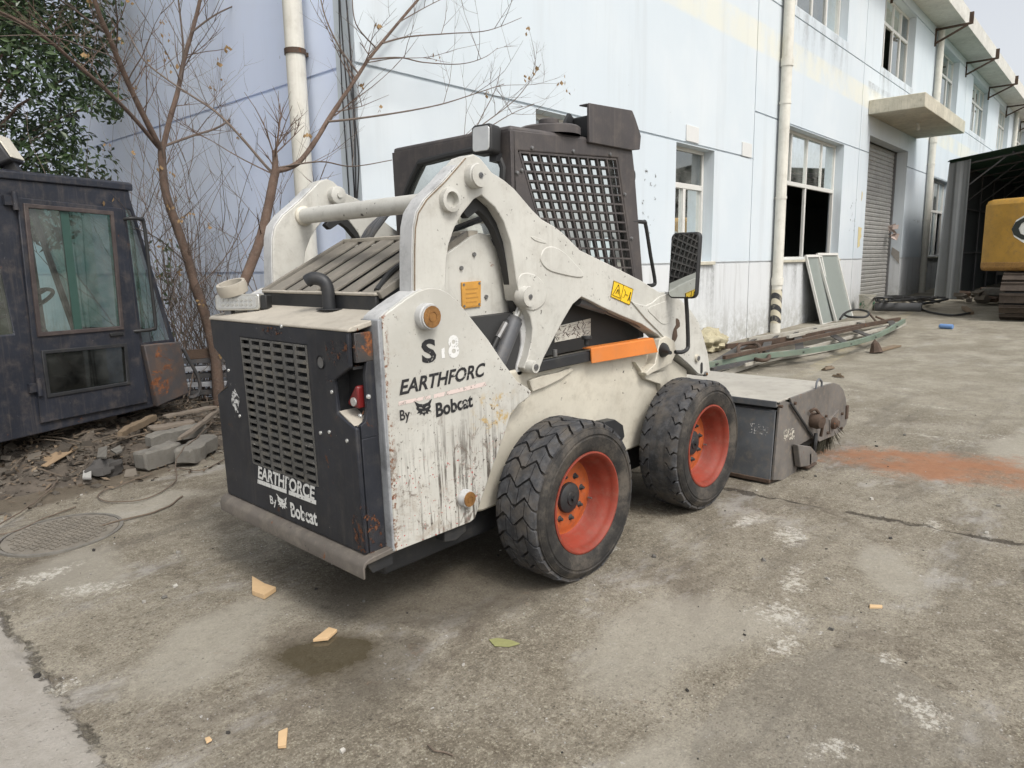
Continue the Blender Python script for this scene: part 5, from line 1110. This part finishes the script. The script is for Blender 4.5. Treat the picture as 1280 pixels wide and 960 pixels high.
traced_tree('bare_tree', 'leafless brown tree with forked trunk in front of the blue wall', [(270,452,.047),(262,415),(252,380),(243,355),(232,315),(218,275),(207,240),(203,205),(202,185,.031)],
  [([(202,188),(190,165),(170,125),(150,80),(138,50),(125,20),(110,-25),(95,-70)], .026, .014, -.5), ([(203,188),(212,150),(222,115),(230,75),(240,40),(250,0),(256,-40),(262,-80)], .024, .012, .2), ([(198,184),(165,145),(130,110),(95,80),(60,50),(20,25),(-20,5),(-60,-20)], .018, .006, -1.2), ([(207,182),(240,170),(275,158),(305,135),(335,105),(375,70),(405,35)], .012, .004, .1),
   ([(240,40),(270,18),(310,0),(340,-10)], .009, .003, -.3), ([(145,62),(147,30),(143,-10)], .008, .004, -.6), ([(226,100),(229,60),(223,0),(220,-30)], .010, .005, -.2), ([(130,40),(90,10),(50,-15)], .009, .004, -.8), ([(160,105),(145,75),(110,60),(60,45),(0,45)], .006, .003, -.9), ([(235,330),(200,300),(170,285)], .006, .003, -.5), ([(245,360),(275,330),(300,290),(318,240)], .006, .003, -.2)], 4.7, 3)
traced_tree('bare_sapling', 'slender leafless tree behind the loader arm with one branch bending over the white wall', [(292,390,.034),(300,365),(312,335),(325,300),(335,260),(342,225),(345,212,.027)],
  [([(345,214),(372,204),(395,175),(410,150),(430,120),(447,95),(460,75),(480,50),(505,20),(532,-12),(550,-40)], .019, .008, .2), ([(344,216),(344,200),(343,188)], .022, .016, 0), ([(410,152),(440,149),(490,142),(530,135),(560,128),(600,115),(630,105)], .008, .003, -.1), ([(460,74),(500,72),(530,78),(575,80),(605,72),(622,60)], .006, .002, .1), ([(478,54),(510,46),(560,42),(610,38),(652,22)], .007, .002, -.1), ([(448,92),(425,60),(408,25),(400,-5)], .007, .004, .2), ([(560,180),(590,165),(605,140),(620,110),(626,84)], .006, .002, 0), ([(600,158),(640,128),(660,105),(676,80)], .005, .002, 0), ([(610,160),(640,142),(668,130)], .005, .002, 0), ([(345,210),(400,202),(440,208),(490,200)], .006, .003, -.1), ([(343,218),(330,205),(300,170),(270,140),(240,120),(210,100),(180,75),(160,40)], .010, .004, .9), ([(495,30),(530,10),(560,-5)], .005, .002, 0), ([(470,60),(445,30),(440,-10)], .006, .003, 0)], 2.62, 8, ntw=8)
# thicket of bare shrubs at the wall
for i, (u, v, n) in enumerate(((205,428,13),(238,440,12),(285,436,13),(318,420,12),(222,420,11),(345,418,9))):
    rng = random.Random(100+i); y = 4.9+.12*i if i < 5 else 4.0; b = WY(u, v, y); root = empty('bare_shrub', (b.x, b.y, gtop(b.x, b.y)), label='leafless twiggy shrub growing at the foot of the blue wall', category='shrub', group='bare shrubs along the blue wall'); mb = MB(); lv = []
    for k in range(n):
        p = Vector((rng.uniform(-.22,.22), rng.uniform(-.25,.2), -.03)); twig(mb, p, Vector((rng.uniform(-.35,.35), rng.uniform(-.3,.3), 1)).normalized(), rng.uniform(.9,2.8), rng.uniform(.0045,.009), 2, rng, lv)
    mb.build('stems', M['bark2'], root, smooth=60); ml = MB(); deadleaves(ml, lv[:14], rng, 3); ml.build('dead_leaves', M['dead'], root, smooth=0)
# evergreen
def leaf_mat():
    t = NT('evergreen_leaf'); rnd = t.n('ShaderNodeNewGeometry').outputs['Random Per Island']; c = t.mix(rnd, (.020,.042,.014), (.060,.095,.034)); return t.fin(c, .38, 0, .5)
M['leaf'] = leaf_mat()
ev = empty('evergreen_tree', (-.75, 6.75, gz(-.75)), label='dense dark green evergreen tree behind the dumped cab', category='tree'); rng = random.Random(5); mb = MB(); tr = MB(); o = ev.location.copy()
tr.tube(spline([(0,0,-.1),(.03,.02,1.),(-.04,.05,2.),(.02,0,3.2),(0,0,4.6)]), [.11-.0035*i for i in range(25)], 10)
CL = []
for k in range(150):
    a = rng.uniform(0, 6.283); zz = rng.uniform(1.75, 5.6); rad = 1.38*math.sin(math.pi*min(1, max(0.08, (zz-1.4)/4.9)))**.55; rr = rad*math.sqrt(rng.uniform(.12,1)); CL.append(Vector((rr*math.cos(a)*.95-.05, rr*math.sin(a), zz)))
for c in CL:
    if rng.random() < .45: q = Vector((0, 0, max(1., c.z-.7))); tr.tube([q, (q+c)/2+Vector((0,0,.1)), c], [.022,.014,.005], 5, caps=False)
    R_ = rng.uniform(.22,.40)
    for k in range(190):
        d = Vector((rng.gauss(0,1), rng.gauss(0,1), rng.gauss(0,1))).normalized(); p = c+d*R_*rng.uniform(.35,1)**.6; n = (d+Vector((rng.uniform(-.7,.7), rng.uniform(-.7,.7), rng.uniform(.1,1)))).normalized(); t1 = n.orthogonal().normalized(); t1 = Matrix.Rotation(rng.uniform(0, 6.3), 3, n) @ t1; t2 = n.cross(t1); L_ = rng.uniform(.030,.052); w_ = L_*.40
        mb.add([p-t1*L_, p-t2*w_+n*.005, p+t1*L_-n*.012, p+t2*w_+n*.005], [(0,1,2,3)])
tr.build('trunk', M['bark'], ev); mb.build('crown', M['leaf'], ev, smooth=0)
ivy = MB(); rng = random.Random(2); b = WY(210, 372, 5.3); 
for k in range(60):
    p = Vector((rng.gauss(0,.07), rng.gauss(0,.08), rng.uniform(-.45,.55))); n = Vector((rng.uniform(-.6,.6), -1, rng.uniform(-.2,.9))).normalized(); t1 = Matrix.Rotation(rng.uniform(0,6.3), 3, n) @ n.orthogonal().normalized(); t2 = n.cross(t1); ivy.add([p-t1*.035, p-t2*.014, p+t1*.035, p+t2*.014], [(0,1,2,3)])
iv = empty('leafy_seedling', (b.x, b.y, gtop(b.x, b.y)), label='small green-leaved seedling between the cab and the blue wall', category='plant'); io = ivy.build('leaves', M['leaf'], iv, smooth=0); io.location.z = b.z-gtop(b.x, b.y); sm = MB().tube(spline([(0,0,-.03),(.02,0,.5),(0,.02,b.z+.4)]), .006, 5); sm.build('stem', M['bark2'], iv)

# ================================================================== TENT AND EXCAVATOR
tn = empty('tarpaulin_shelter', (17.4, 0, gz(17.4)), label='dark green and grey tarpaulin shelter at the end of the yard', category='shelter')
M['tarp'] = plain('grey_tarpaulin', (.16,.17,.17), .7, 0, .15, 3); M['tarpg'] = plain('green_tarpaulin', (.05,.12,.085), .65, 0, .15, 3); M['tarpd'] = plain('dark_tarpaulin', (.035,.04,.04), .75, 0, .2, 3)
zb, TD = gz(17.4), 14.
yl_, yr, ridge = 2.52, -6.2, -1.85
prof = [(yl_, 3.20), (yl_-.05, 3.24), (ridge, 3.80), (yr+.05, 3.24), (yr, 3.20)]
m = MB(); N = 20
for i in range(N+1):
    x = TD*i/N
    for y, z in prof: m.v.append((x-.12, y*1.01, z+.03*math.sin(i*1.9)+.012))
m.f = [(i*5+k, (i+1)*5+k, (i+1)*5+k+1, i*5+k+1) for i in range(N) for k in range(4)]; m.build('roof_cover', M['tarpg'], tn, smooth=30)
m = MB()
for k in range(25):
    y = yl_-.44*k/24; wv3 = .03*math.sin(k*.45)+.008*math.sin(k*1.3); 
    for z in (0., .4, 1.5, 2.6, 3.18+(yl_-y)*.13): m.v.append((wv3*(1-.3*z/3)-.03, y+(.10*(1-z/3.2) if k < 3 else 0), z))
m.f = [(k*5+j, (k+1)*5+j, (k+1)*5+j+1, k*5+j+1) for k in range(24) for j in range(4)]; m.build('front_curtain', M['tarp'], tn, smooth=60)
m = MB()
for k in range(40):
    x = TD*k/39
    for z in (0, 1.6, 3.27): m.v.append((x, yl_+.02*math.sin(k*1.7), z))
m.f = [(k*3+j, (k+1)*3+j, (k+1)*3+j+1, k*3+j+1) for k in range(39) for j in range(2)]; m.build('side_curtain', M['tarpd'], tn, smooth=60)
MB().box(0, TD, yr-.01, yr, 0, 3.2).build('side_curtain', M['tarpd'], tn); MB().px([(yl_,0),(yl_,3.2),(ridge,3.8),(yr,3.2),(yr,0)], TD, TD+.02).build('back_curtain', M['tarpd'], tn)
for k in range(9):
    x = .1+k*1.6; o_ = MB().tube([(x, yl_-.09, 0), (x, yl_-.09, 3.12), (x, ridge, 3.70), (x, yr+.09, 3.12), (x, yr+.09, 0)], .03, 8).build('frame_arch', M['dsteel'], tn)
    MB().bar((x, yl_-.09, 2.4), (x, yl_-1.1, 3.24), .03, .03).build('knee_brace', M['dsteel'], o_)
for y, z in ((yl_-.12,2.2),(yl_-.12,1.1),(1.3,3.32),(0,3.48)): MB().tube([(.1, y, z), (TD-.1, y, z)], .022, 6).build('purlin', M['dsteel'], tn)
# excavator seen from behind
xc = empty('excavator', (12.3, -.55, gz(12.3)), (0,0,R(2)), label='yellow excavator with scraped counterweight parked before the shelter', category='excavator')
M['catyel'] = paint('excavator_yellow', (.40,.22,.03), .5, .14, (.16,.11,.05), .5, rust=.2, scale=1.5); M['catw'] = paint('scraped_yellow_brown', (.30,.16,.04), .7, .2, (.10,.06,.03), .7, rust=.55, scale=3)
cwp = []
for i in range(13): a = R(-72+144*i/12); cwp.append((.75-.62*math.cos(a)/math.cos(0)*1.0, 1.42*math.sin(a)/math.sin(R(72))))
cwp += [(1.5, 1.42), (1.5, -1.42)]
cwp = [(x, y) for x, y in cwp]
MB().pz(cwp, .90, 2.10).build('counterweight', M['catyel'], xc, bevel=.10)
MB().pz([(x-.004 if x < 1.2 else x-.3, y*1.002) for x, y in cwp], .86, 1.06).build('counterweight_skirt', M['catw'], xc, bevel=.06)
MB().box(1.5,4.2,-1.38,1.30,.95,1.95).build('upper_body', M['catyel'], xc, bevel=.06); MB().box(.9,4.4,-1.2,1.2,.78,.94).build('slew_platform', M['blackm'], xc)
MB().cyl((2.1,0,.55),(2.1,0,.80),.6,n=28).build('slew_ring', M['blackm'], xc); MB().box(.9,3.4,-.75,.75,.32,.62).build('track_frame', M['blackm'], xc)
tsh = paint('rusty_track_shoe', (.06,.045,.034), .8, .3, (.05,.035,.025), .5, scale=4)
for s_ in (1, -1):
    yc_ = s_*.76; L0, L1, rr = .42, 3.6, .40; per = 2*(L1-L0)+2*math.pi*rr; NS_ = 44
    for k in range(NS_):
        q = per*k/NS_
        if q < L1-L0: c, t_ = Vector((L0+q, 0, 0)), Vector((1,0,0))
        elif q < L1-L0+math.pi*rr: a = (q-(L1-L0))/rr; c, t_ = Vector((L1+rr*math.sin(a), 0, rr-rr*math.cos(a))), Vector((math.cos(a),0,math.sin(a)))
        elif q < 2*(L1-L0)+math.pi*rr: c, t_ = Vector((L1-(q-(L1-L0)-math.pi*rr), 0, 2*rr)), Vector((-1,0,0))
        else: a = (q-2*(L1-L0)-math.pi*rr)/rr; c, t_ = Vector((L0-rr*math.sin(a), 0, rr+rr*math.cos(a))), Vector((-math.cos(a),0,-math.sin(a)))
        n = Vector((t_.z, 0, -t_.x)); c += Vector((0, yc_, .03))
        sh = MB().obox(c, t_*.082, (0,.27,0), n*.012).obox(c+n*.02-t_*.05, t_*.008, (0,.268,0), n*.014).build('track_shoe', tsh, xc, smooth=0)
    MB().box(L0, L1, yc_-.16, yc_+.16, .22, .62).build('track_beam', M['blackm'], xc, bevel=.05)
    for x in (L0, L1): MB().cyl((x, yc_-.2, rr+.03), (x, yc_+.2, rr+.03), .34, n=24).build('track_wheel', M['blackm'], xc)
for mt, of, dx in ((plain('letter_white', (.75,.75,.70), .5), .10, .0), (plain('letter_black', (.02,.025,.02), .5), .0, -.006)):
    tb = text_mb('CAT', (.98, 1.36), (-.98, 1.36), .44, lambda p: (0, p[0], p[1]), off=of)
    def wrap(v, dx=dx):
        y = v[1]; a = math.asin(max(-1, min(1, y*math.sin(R(72))/1.42))); return (.75-.62*math.cos(a)-.006+dx, y, v[2])
    tb.v = [wrap(v) for v in tb.v]; tb.build('brand_lettering', mt, xc, smooth=0)

# ================================================================== LOOSE THINGS IN THE YARD
M['grn'] = paint('faded_green_steel', (.13,.17,.13), .6, .2, (.22,.19,.14), .4, rust=.2); M['tin'] = paint('weathered_pale_steel', (.38,.36,.31), .65, .15, (.18,.14,.10), .5, rust=.22); M['dslat'] = paint('dark_slat', (.05,.048,.045), .7, .2, (.14,.11,.08), .4)
def truss(label, f_px, b_px, h, mat_f, mat_b, nr, slat):
    F = spline([G(u, v, h) for u, v in f_px], 4); B_ = spline([G(u, v, h+.004) for u, v in b_px], 4); o = F[0].copy(); root = empty('steel_truss_frame', o, label=label, category='steel frame')
    def rail_(P_, mt, nm):
        mb = MB()
        for p, q in zip(P_[:-1], P_[1:]): d = (q-p); mb.bar(p-o-d*.02, q-o+d*.02, .045, .06)
        mb.build(nm, mt, root)
    rail_(F, mat_f, 'rail'); rail_(B_, mat_b, 'rail')
    for k in range(nr):
        s = (k+.6)/nr; p = F[int(s*(len(F)-1))]; q = B_[min(len(B_)-1, int((s+.03)*(len(B_)-1)))]
        MB().bar(p-o, q-o, slat[0], .012).build('cross_slat', slat[1], root)
truss('long green and grey steel frame with dark slats lying by the wall', [(880,457),(940,446.5),(1000,440),(1060,430),(1100,418),(1130,401)], [(908,433),(960,427),(1010,419),(1060,410),(1124,399)], .16, M['grn'], M['rust'], 6, (.10, M['dslat']))
truss('bent pale steel frame lying under the green frame', [(893,470),(925,460),(960,449),(1000,442.5),(1050,432.5),(1090,421.5),(1131,404.5)], [(880,461),(930,450),(990,440),(1050,428),(1122,403)], .04, M['tin'], M['tin'], 10, (.05, M['tin']))
truss('thin rusty steel frame lying closest to the wall', [(915,436),(960,430),(1010,420),(1060,411),(1105,402)], [(935,425),(985,417),(1030,408),(1080,402)], .10, M['rust'], M['tin'], 6, (.05, M['dslat']))
random.seed(44)
for k, (a_, b_, h_, mt, lb) in enumerate((((905,447),(1075,409),.22,'rust','long thin rusty bar lying across the steel frames'),((930,456),(1118,407),.10,'tin','long pale steel bar between the two steel frames'),((890,462),(1010,436),.12,'dsteel','dark steel bar under the green frame near the sack'),((985,421),(1060,405),.2,'tin','pale steel bar lying at the foot of the leaning sashes'))):
    p_, q_ = G(*a_, h_), G(*b_, h_); MB().bar(p_, q_, .04, .04).build('steel_bar', M[mt], label=lb, category='steel bar')
def arc(name, pts, h, r_, mat, label, cat, k=6): MB().tube(spline([G(u, v, h+dh_) for u, v, dh_ in pts], k), r_, 8).build(name, mat, label=label, category=cat)
arc('rusty_shackle', [(925,446,0),(923,434,.06),(930,430,.07),(945,430,.07),(951,436,.05),(949,444,0)], .16, .022, M['rust'], 'rusty U shaped shackle hanging over the green rail', 'shackle')
arc('rusty_shackle', [(933,441,0),(945,449,0),(958,450,0),(961,444,.02),(950,438,.03)], .14, .022, M['rust'], 'rusty shackle lying flat beside the green rail', 'shackle')
arc('rubber_hose', [(1050,399,0),(1057,391,.05),(1070,387,.08),(1085,390,.05),(1082,396,0),(1062,396,0),(1055,393,.03)], .12, .02, M['black'], 'black hose loop lying between the leaning sashes and the truss frames', 'hose')
arc('steel_rod', [(1085,390,.1),(1096,403,0)], .06, .018, M['rust'], 'short rusty rod leaning beside the hose loop', 'rod')
arc('steel_rod', [(1095,396,.1),(1110,402,0)], .06, .018, M['rust'], 'short rusty rod lying at the end of the truss frames', 'rod')
# woven sack
p = G(898, 441, .0); random.seed(2); m = MB(); NR_, NSg = 18, 32; v = []
for i in range(NR_+1):
    a = math.pi*i/NR_
    for j in range(NSg): b = 2*math.pi*j/NSg; d = Vector((math.sin(a)*math.cos(b), math.sin(a)*math.sin(b), math.cos(a))); k = 1+.35*mn.noise(d*2.3+Vector((4,1,2)))+.22*mn.noise(d*5.5); v.append(Vector((d.x*.40*k, d.y*.26*k, max(-.12, d.z*.17*k))))
m.add(v, [(i*NSg+j, i*NSg+(j+1) % NSg, (i+1)*NSg+(j+1) % NSg, (i+1)*NSg+j) for i in range(NR_) for j in range(NSg)])
so_ = m.build('woven_sack', paint('yellowed_woven_sack', (.40,.36,.24), .9, .2, (.17,.14,.09), .5, scale=4, bump=.5), smooth=60, label='crumpled yellowish woven sack beside the truss frames', category='sack'); so_.location = (p.x+.15, p.y+.25, gz(p.x)+.13); so_.rotation_euler = (0,0,.4)
# sashes leaning on the wall
def sash(s0, s1, zb_, zt_, dout, label):
    W = lambda s, d, z: NB*(2.8+d)+DB*s+Vector((0,0,z))
    root = empty('window_sash', W((s0+s1)/2, dout, zb_), label=label, category='window sash', group=None or 'loose sashes leaning on the wall'); o = root.location; c = [W(s0,dout,zb_), W(s1,dout,zb_), W(s1+.02,-.05,zt_), W(s0-.10,-.05,zt_)]; fm = MB()
    for i in range(4): p, q = c[i]-o, c[(i+1) % 4]-o; d = (q-p)*.01; fm.bar(p-d, q+d, .045, .04, up=(0,-1,.3))
    fm.build('sash_frame', M['alu'], root); g_ = [p-o+Vector((0,.004,0)) for p in c]; MB().add(g_, [(0,1,2,3)]).build('pane', plain('frosted_sash_glass_%d' % int(s0*10), (.245,.27,.25), .35, 0, .06, 6), root, smooth=0)
sash(10.75, 11.42, .20, 1.42, -.36, 'narrow white framed glass sash leaning on the wall under the open window')
sash(11.36, 12.35, .20, 1.45, -.42, 'wide white framed glass sash leaning on the wall under the open window')
# bucket, pipe, hoses by the roller door
p = G(1083, 388); k = empty('paint_bucket', (p.x, p.y, gz(p.x)), label='dirty white plastic bucket with green print by the roller door', category='bucket')
MB().lathe([(0,.0),(.13,.0),(.16,.33),(.165,.33),(.165,.31),(.15,.31),(.12,.02),(0,.02)], (0,0,0), (0,0,1), 24).build('body', paint('dirty_white_plastic', (.45,.43,.36), .6, .15, (.2,.16,.11), .5, scale=3), k)
MB().lathe([(.142,.06),(.156,.20)], (0,0,0), (0,0,1), 24).build('green_print', decal('green_print', (.05,.22,.12), .8, 14), k)
MB().tube(spline([(-.162,0,.3),(-.10,-.16,.22),(.10,-.16,.22),(.162,0,.3)]), .004, 6).build('bail', M['steel'], k)
a, b = G(1094, 384, .07), G(1152, 385, .07); MB().tube([a, b], .10, 14).build('grey_pipe', plain('dull_grey_pipe', (.10,.10,.10), .7), label='thick dull grey pipe lying along the roller door step', category='pipe')
random.seed(14); hz = MB()
for i in range(7):
    c = [G(1092+random.uniform(0,15), 376, .1)]
    for q in range(5): c.append(G(1105+q*17+random.uniform(-12,12), 371+random.uniform(-2,9), random.uniform(.04,.30)))
    MB().tube(spline(c, 5), random.uniform(.014,.026), 6).build('black_hose', M['black'], label='black rubber hose in the tangle before the roller door', category='hose', group='tangled hoses before the roller door')
MB().tube(spline([G(u, v, .03) for u, v in ((1150,385),(1162,390),(1190,394),(1212,391),(1215,388))]), .02, 6).build('black_hose', M['black'], label='long black hose trailing from the tangle toward the shelter', category='hose')
a, b = G(1205, 384, .06), G(1214, 391, .03); MB().bar(a, b, .09, .05).build('wood_offcut', bpy.data.materials['weathered_tan_wood'], label='brown wooden offcut at the end of the trailing hose', category='offcut')
for i in range(26):
    u, v = random.uniform(1195, 1262), random.uniform(372, 381); p = G(u, v, .02); mb = MB(); s = random.uniform(.06,.16); rock(mb, (0,0,s*.4), s, (1.3,.7,.5)); o_ = mb.build('brick_lump', M['rust'] if i % 3 == 0 else M['chips'], smooth=0, label='brown brick lump in the heap inside the shelter mouth', category='brick', group='brick heap in the shelter mouth'); o_.location = p+Vector((0,0,random.uniform(0,.2)))
p = G(1243, 369, .2); MB().box(-.2,.2,-.22,.22,0,.16).build('concrete_lump', M['conc2'], bevel=.02, label='pale square concrete lump on the brick heap', category='concrete block').location = p
p = G(1182, 408, .04); MB().lathe([(0,-.11),(.035,-.11),(.04,-.1),(.04,.08),(.02,.1),(0,.1)], p, (.2,1,0), 14).build('blue_can', plain('blue_plastic', (.12,.22,.42), .5), label='small blue can lying on the yard', category='can')
a, b = G(1095, 439, .02), G(1122, 432, .02); k = empty('broken_shovel', a, label='broken flat shovel piece lying on the yard', category='shovel'); MB().bar((0,0,0), b-a, .10, .02).build('handle', bpy.data.materials['weathered_tan_wood'], k); MB().lathe([(0,.16),(.05,.1),(.08,0),(.09,-.02)], (0,0,.0), (.1,.2,1), 8).build('blade', M['rust'], k, smooth=0)
for u, v, s, lb in ((1035,461,.07,'curled brown scrap of bark on the yard behind the sweeper'),(1048,470,.05,'small dark scrap on the yard behind the sweeper')):
    p = G(u, v, .015); mb = MB(); rock(mb, (0,0,0), s, (1.3,.5,.3)); rock(mb, (s*.9,s*.2,.01), s*.6, (1,.5,.5)); mb.build('bark_scrap', M['litter'], smooth=0, label=lb, category='scrap').location = p
# fresh wood offcuts near the camera
def chip(pts, th, label, name='wood_offcut', mat='wood'):
    P_ = [G(u, v, th+.003) for u, v in pts]; o = sum(P_, Vector())/len(P_); n = len(P_); return_ = MB().add([p-o for p in P_]+[p-o-Vector((0,0,th)) for p in P_], [tuple(range(n)), tuple(range(n, 2*n))]+[(i, (i+1) % n, n+(i+1) % n, n+i) for i in range(n)]).build(name, M[mat], smooth=0, bevel=.0015, label=label, category='offcut' if mat == 'wood' else 'leaf'); return_.location = o
chip([(315,719.5),(331,729),(345,733.5),(330,743.5),(315,738)], .022, 'wedge shaped pale wood offcut on the concrete beneath the bumper')
chip([(391,799),(411,783.5),(421.5,786.5),(410,797)], .012, 'slanted pale wood offcut at the edge of the puddle')
chip([(348,914),(359.5,909),(357.5,931),(347,931.5)], .012, 'small upright pale wood strip near the slab joint')
chip([(1087,755),(1103,756),(1103,759),(1087,758.5)], .008, 'tiny orange wood stick on the open concrete')
chip([(256,922),(262,920),(265,924),(258,928)], .006, 'tiny orange wood chip near the pale strip')
M['lf'] = plain('yellow_green_leaf', (.24,.24,.10), .7, 0, .3, 60)
chip([(611,799),(622,797),(640,800),(650,804),(636,808),(618,807)], .004, 'fallen yellow green leaf on the concrete behind the tyre', 'fallen_leaf', 'lf')
p = G(547, 940, .006); MB().tube(spline([G(535,931,.006), G(543,938,.01), G(555,940,.006), G(566,944,.006)]), .003, 5).build('dry_twig', M['vine'], label='thin dry twig on the concrete in the foreground', category='twig')
# grit
random.seed(99); m = MB()
for k in range(1500):
    x, y = random.uniform(-2.3, 5.5), random.uniform(-2.8, 4.0)
    if mn.noise((x*1.3, y*1.3, 40)) < random.uniform(-.5,.4): continue
    s = min(.012, .0022*random.paretovariate(1.7)); rock(m, (x, y, gh(x, y)+s*.35), s, (1, random.uniform(.6,1), random.uniform(.4,.8)))
t = NT('grit'); rnd = t.n('ShaderNodeNewGeometry').outputs['Random Per Island']; m.build('grit', t.fin(t.mix(t.ss(rnd, .3, .9), (.03,.027,.024), (.40,.38,.34)), .9), smooth=0, kind='stuff', label='fine grit and pebbles scattered over the concrete')
sc.cycles.max_bounces = 7; sc.cycles.diffuse_bounces = 3; sc.cycles.glossy_bounces = 3; sc.cycles.transmission_bounces = 4; sc.cycles.transparent_max_bounces = 12
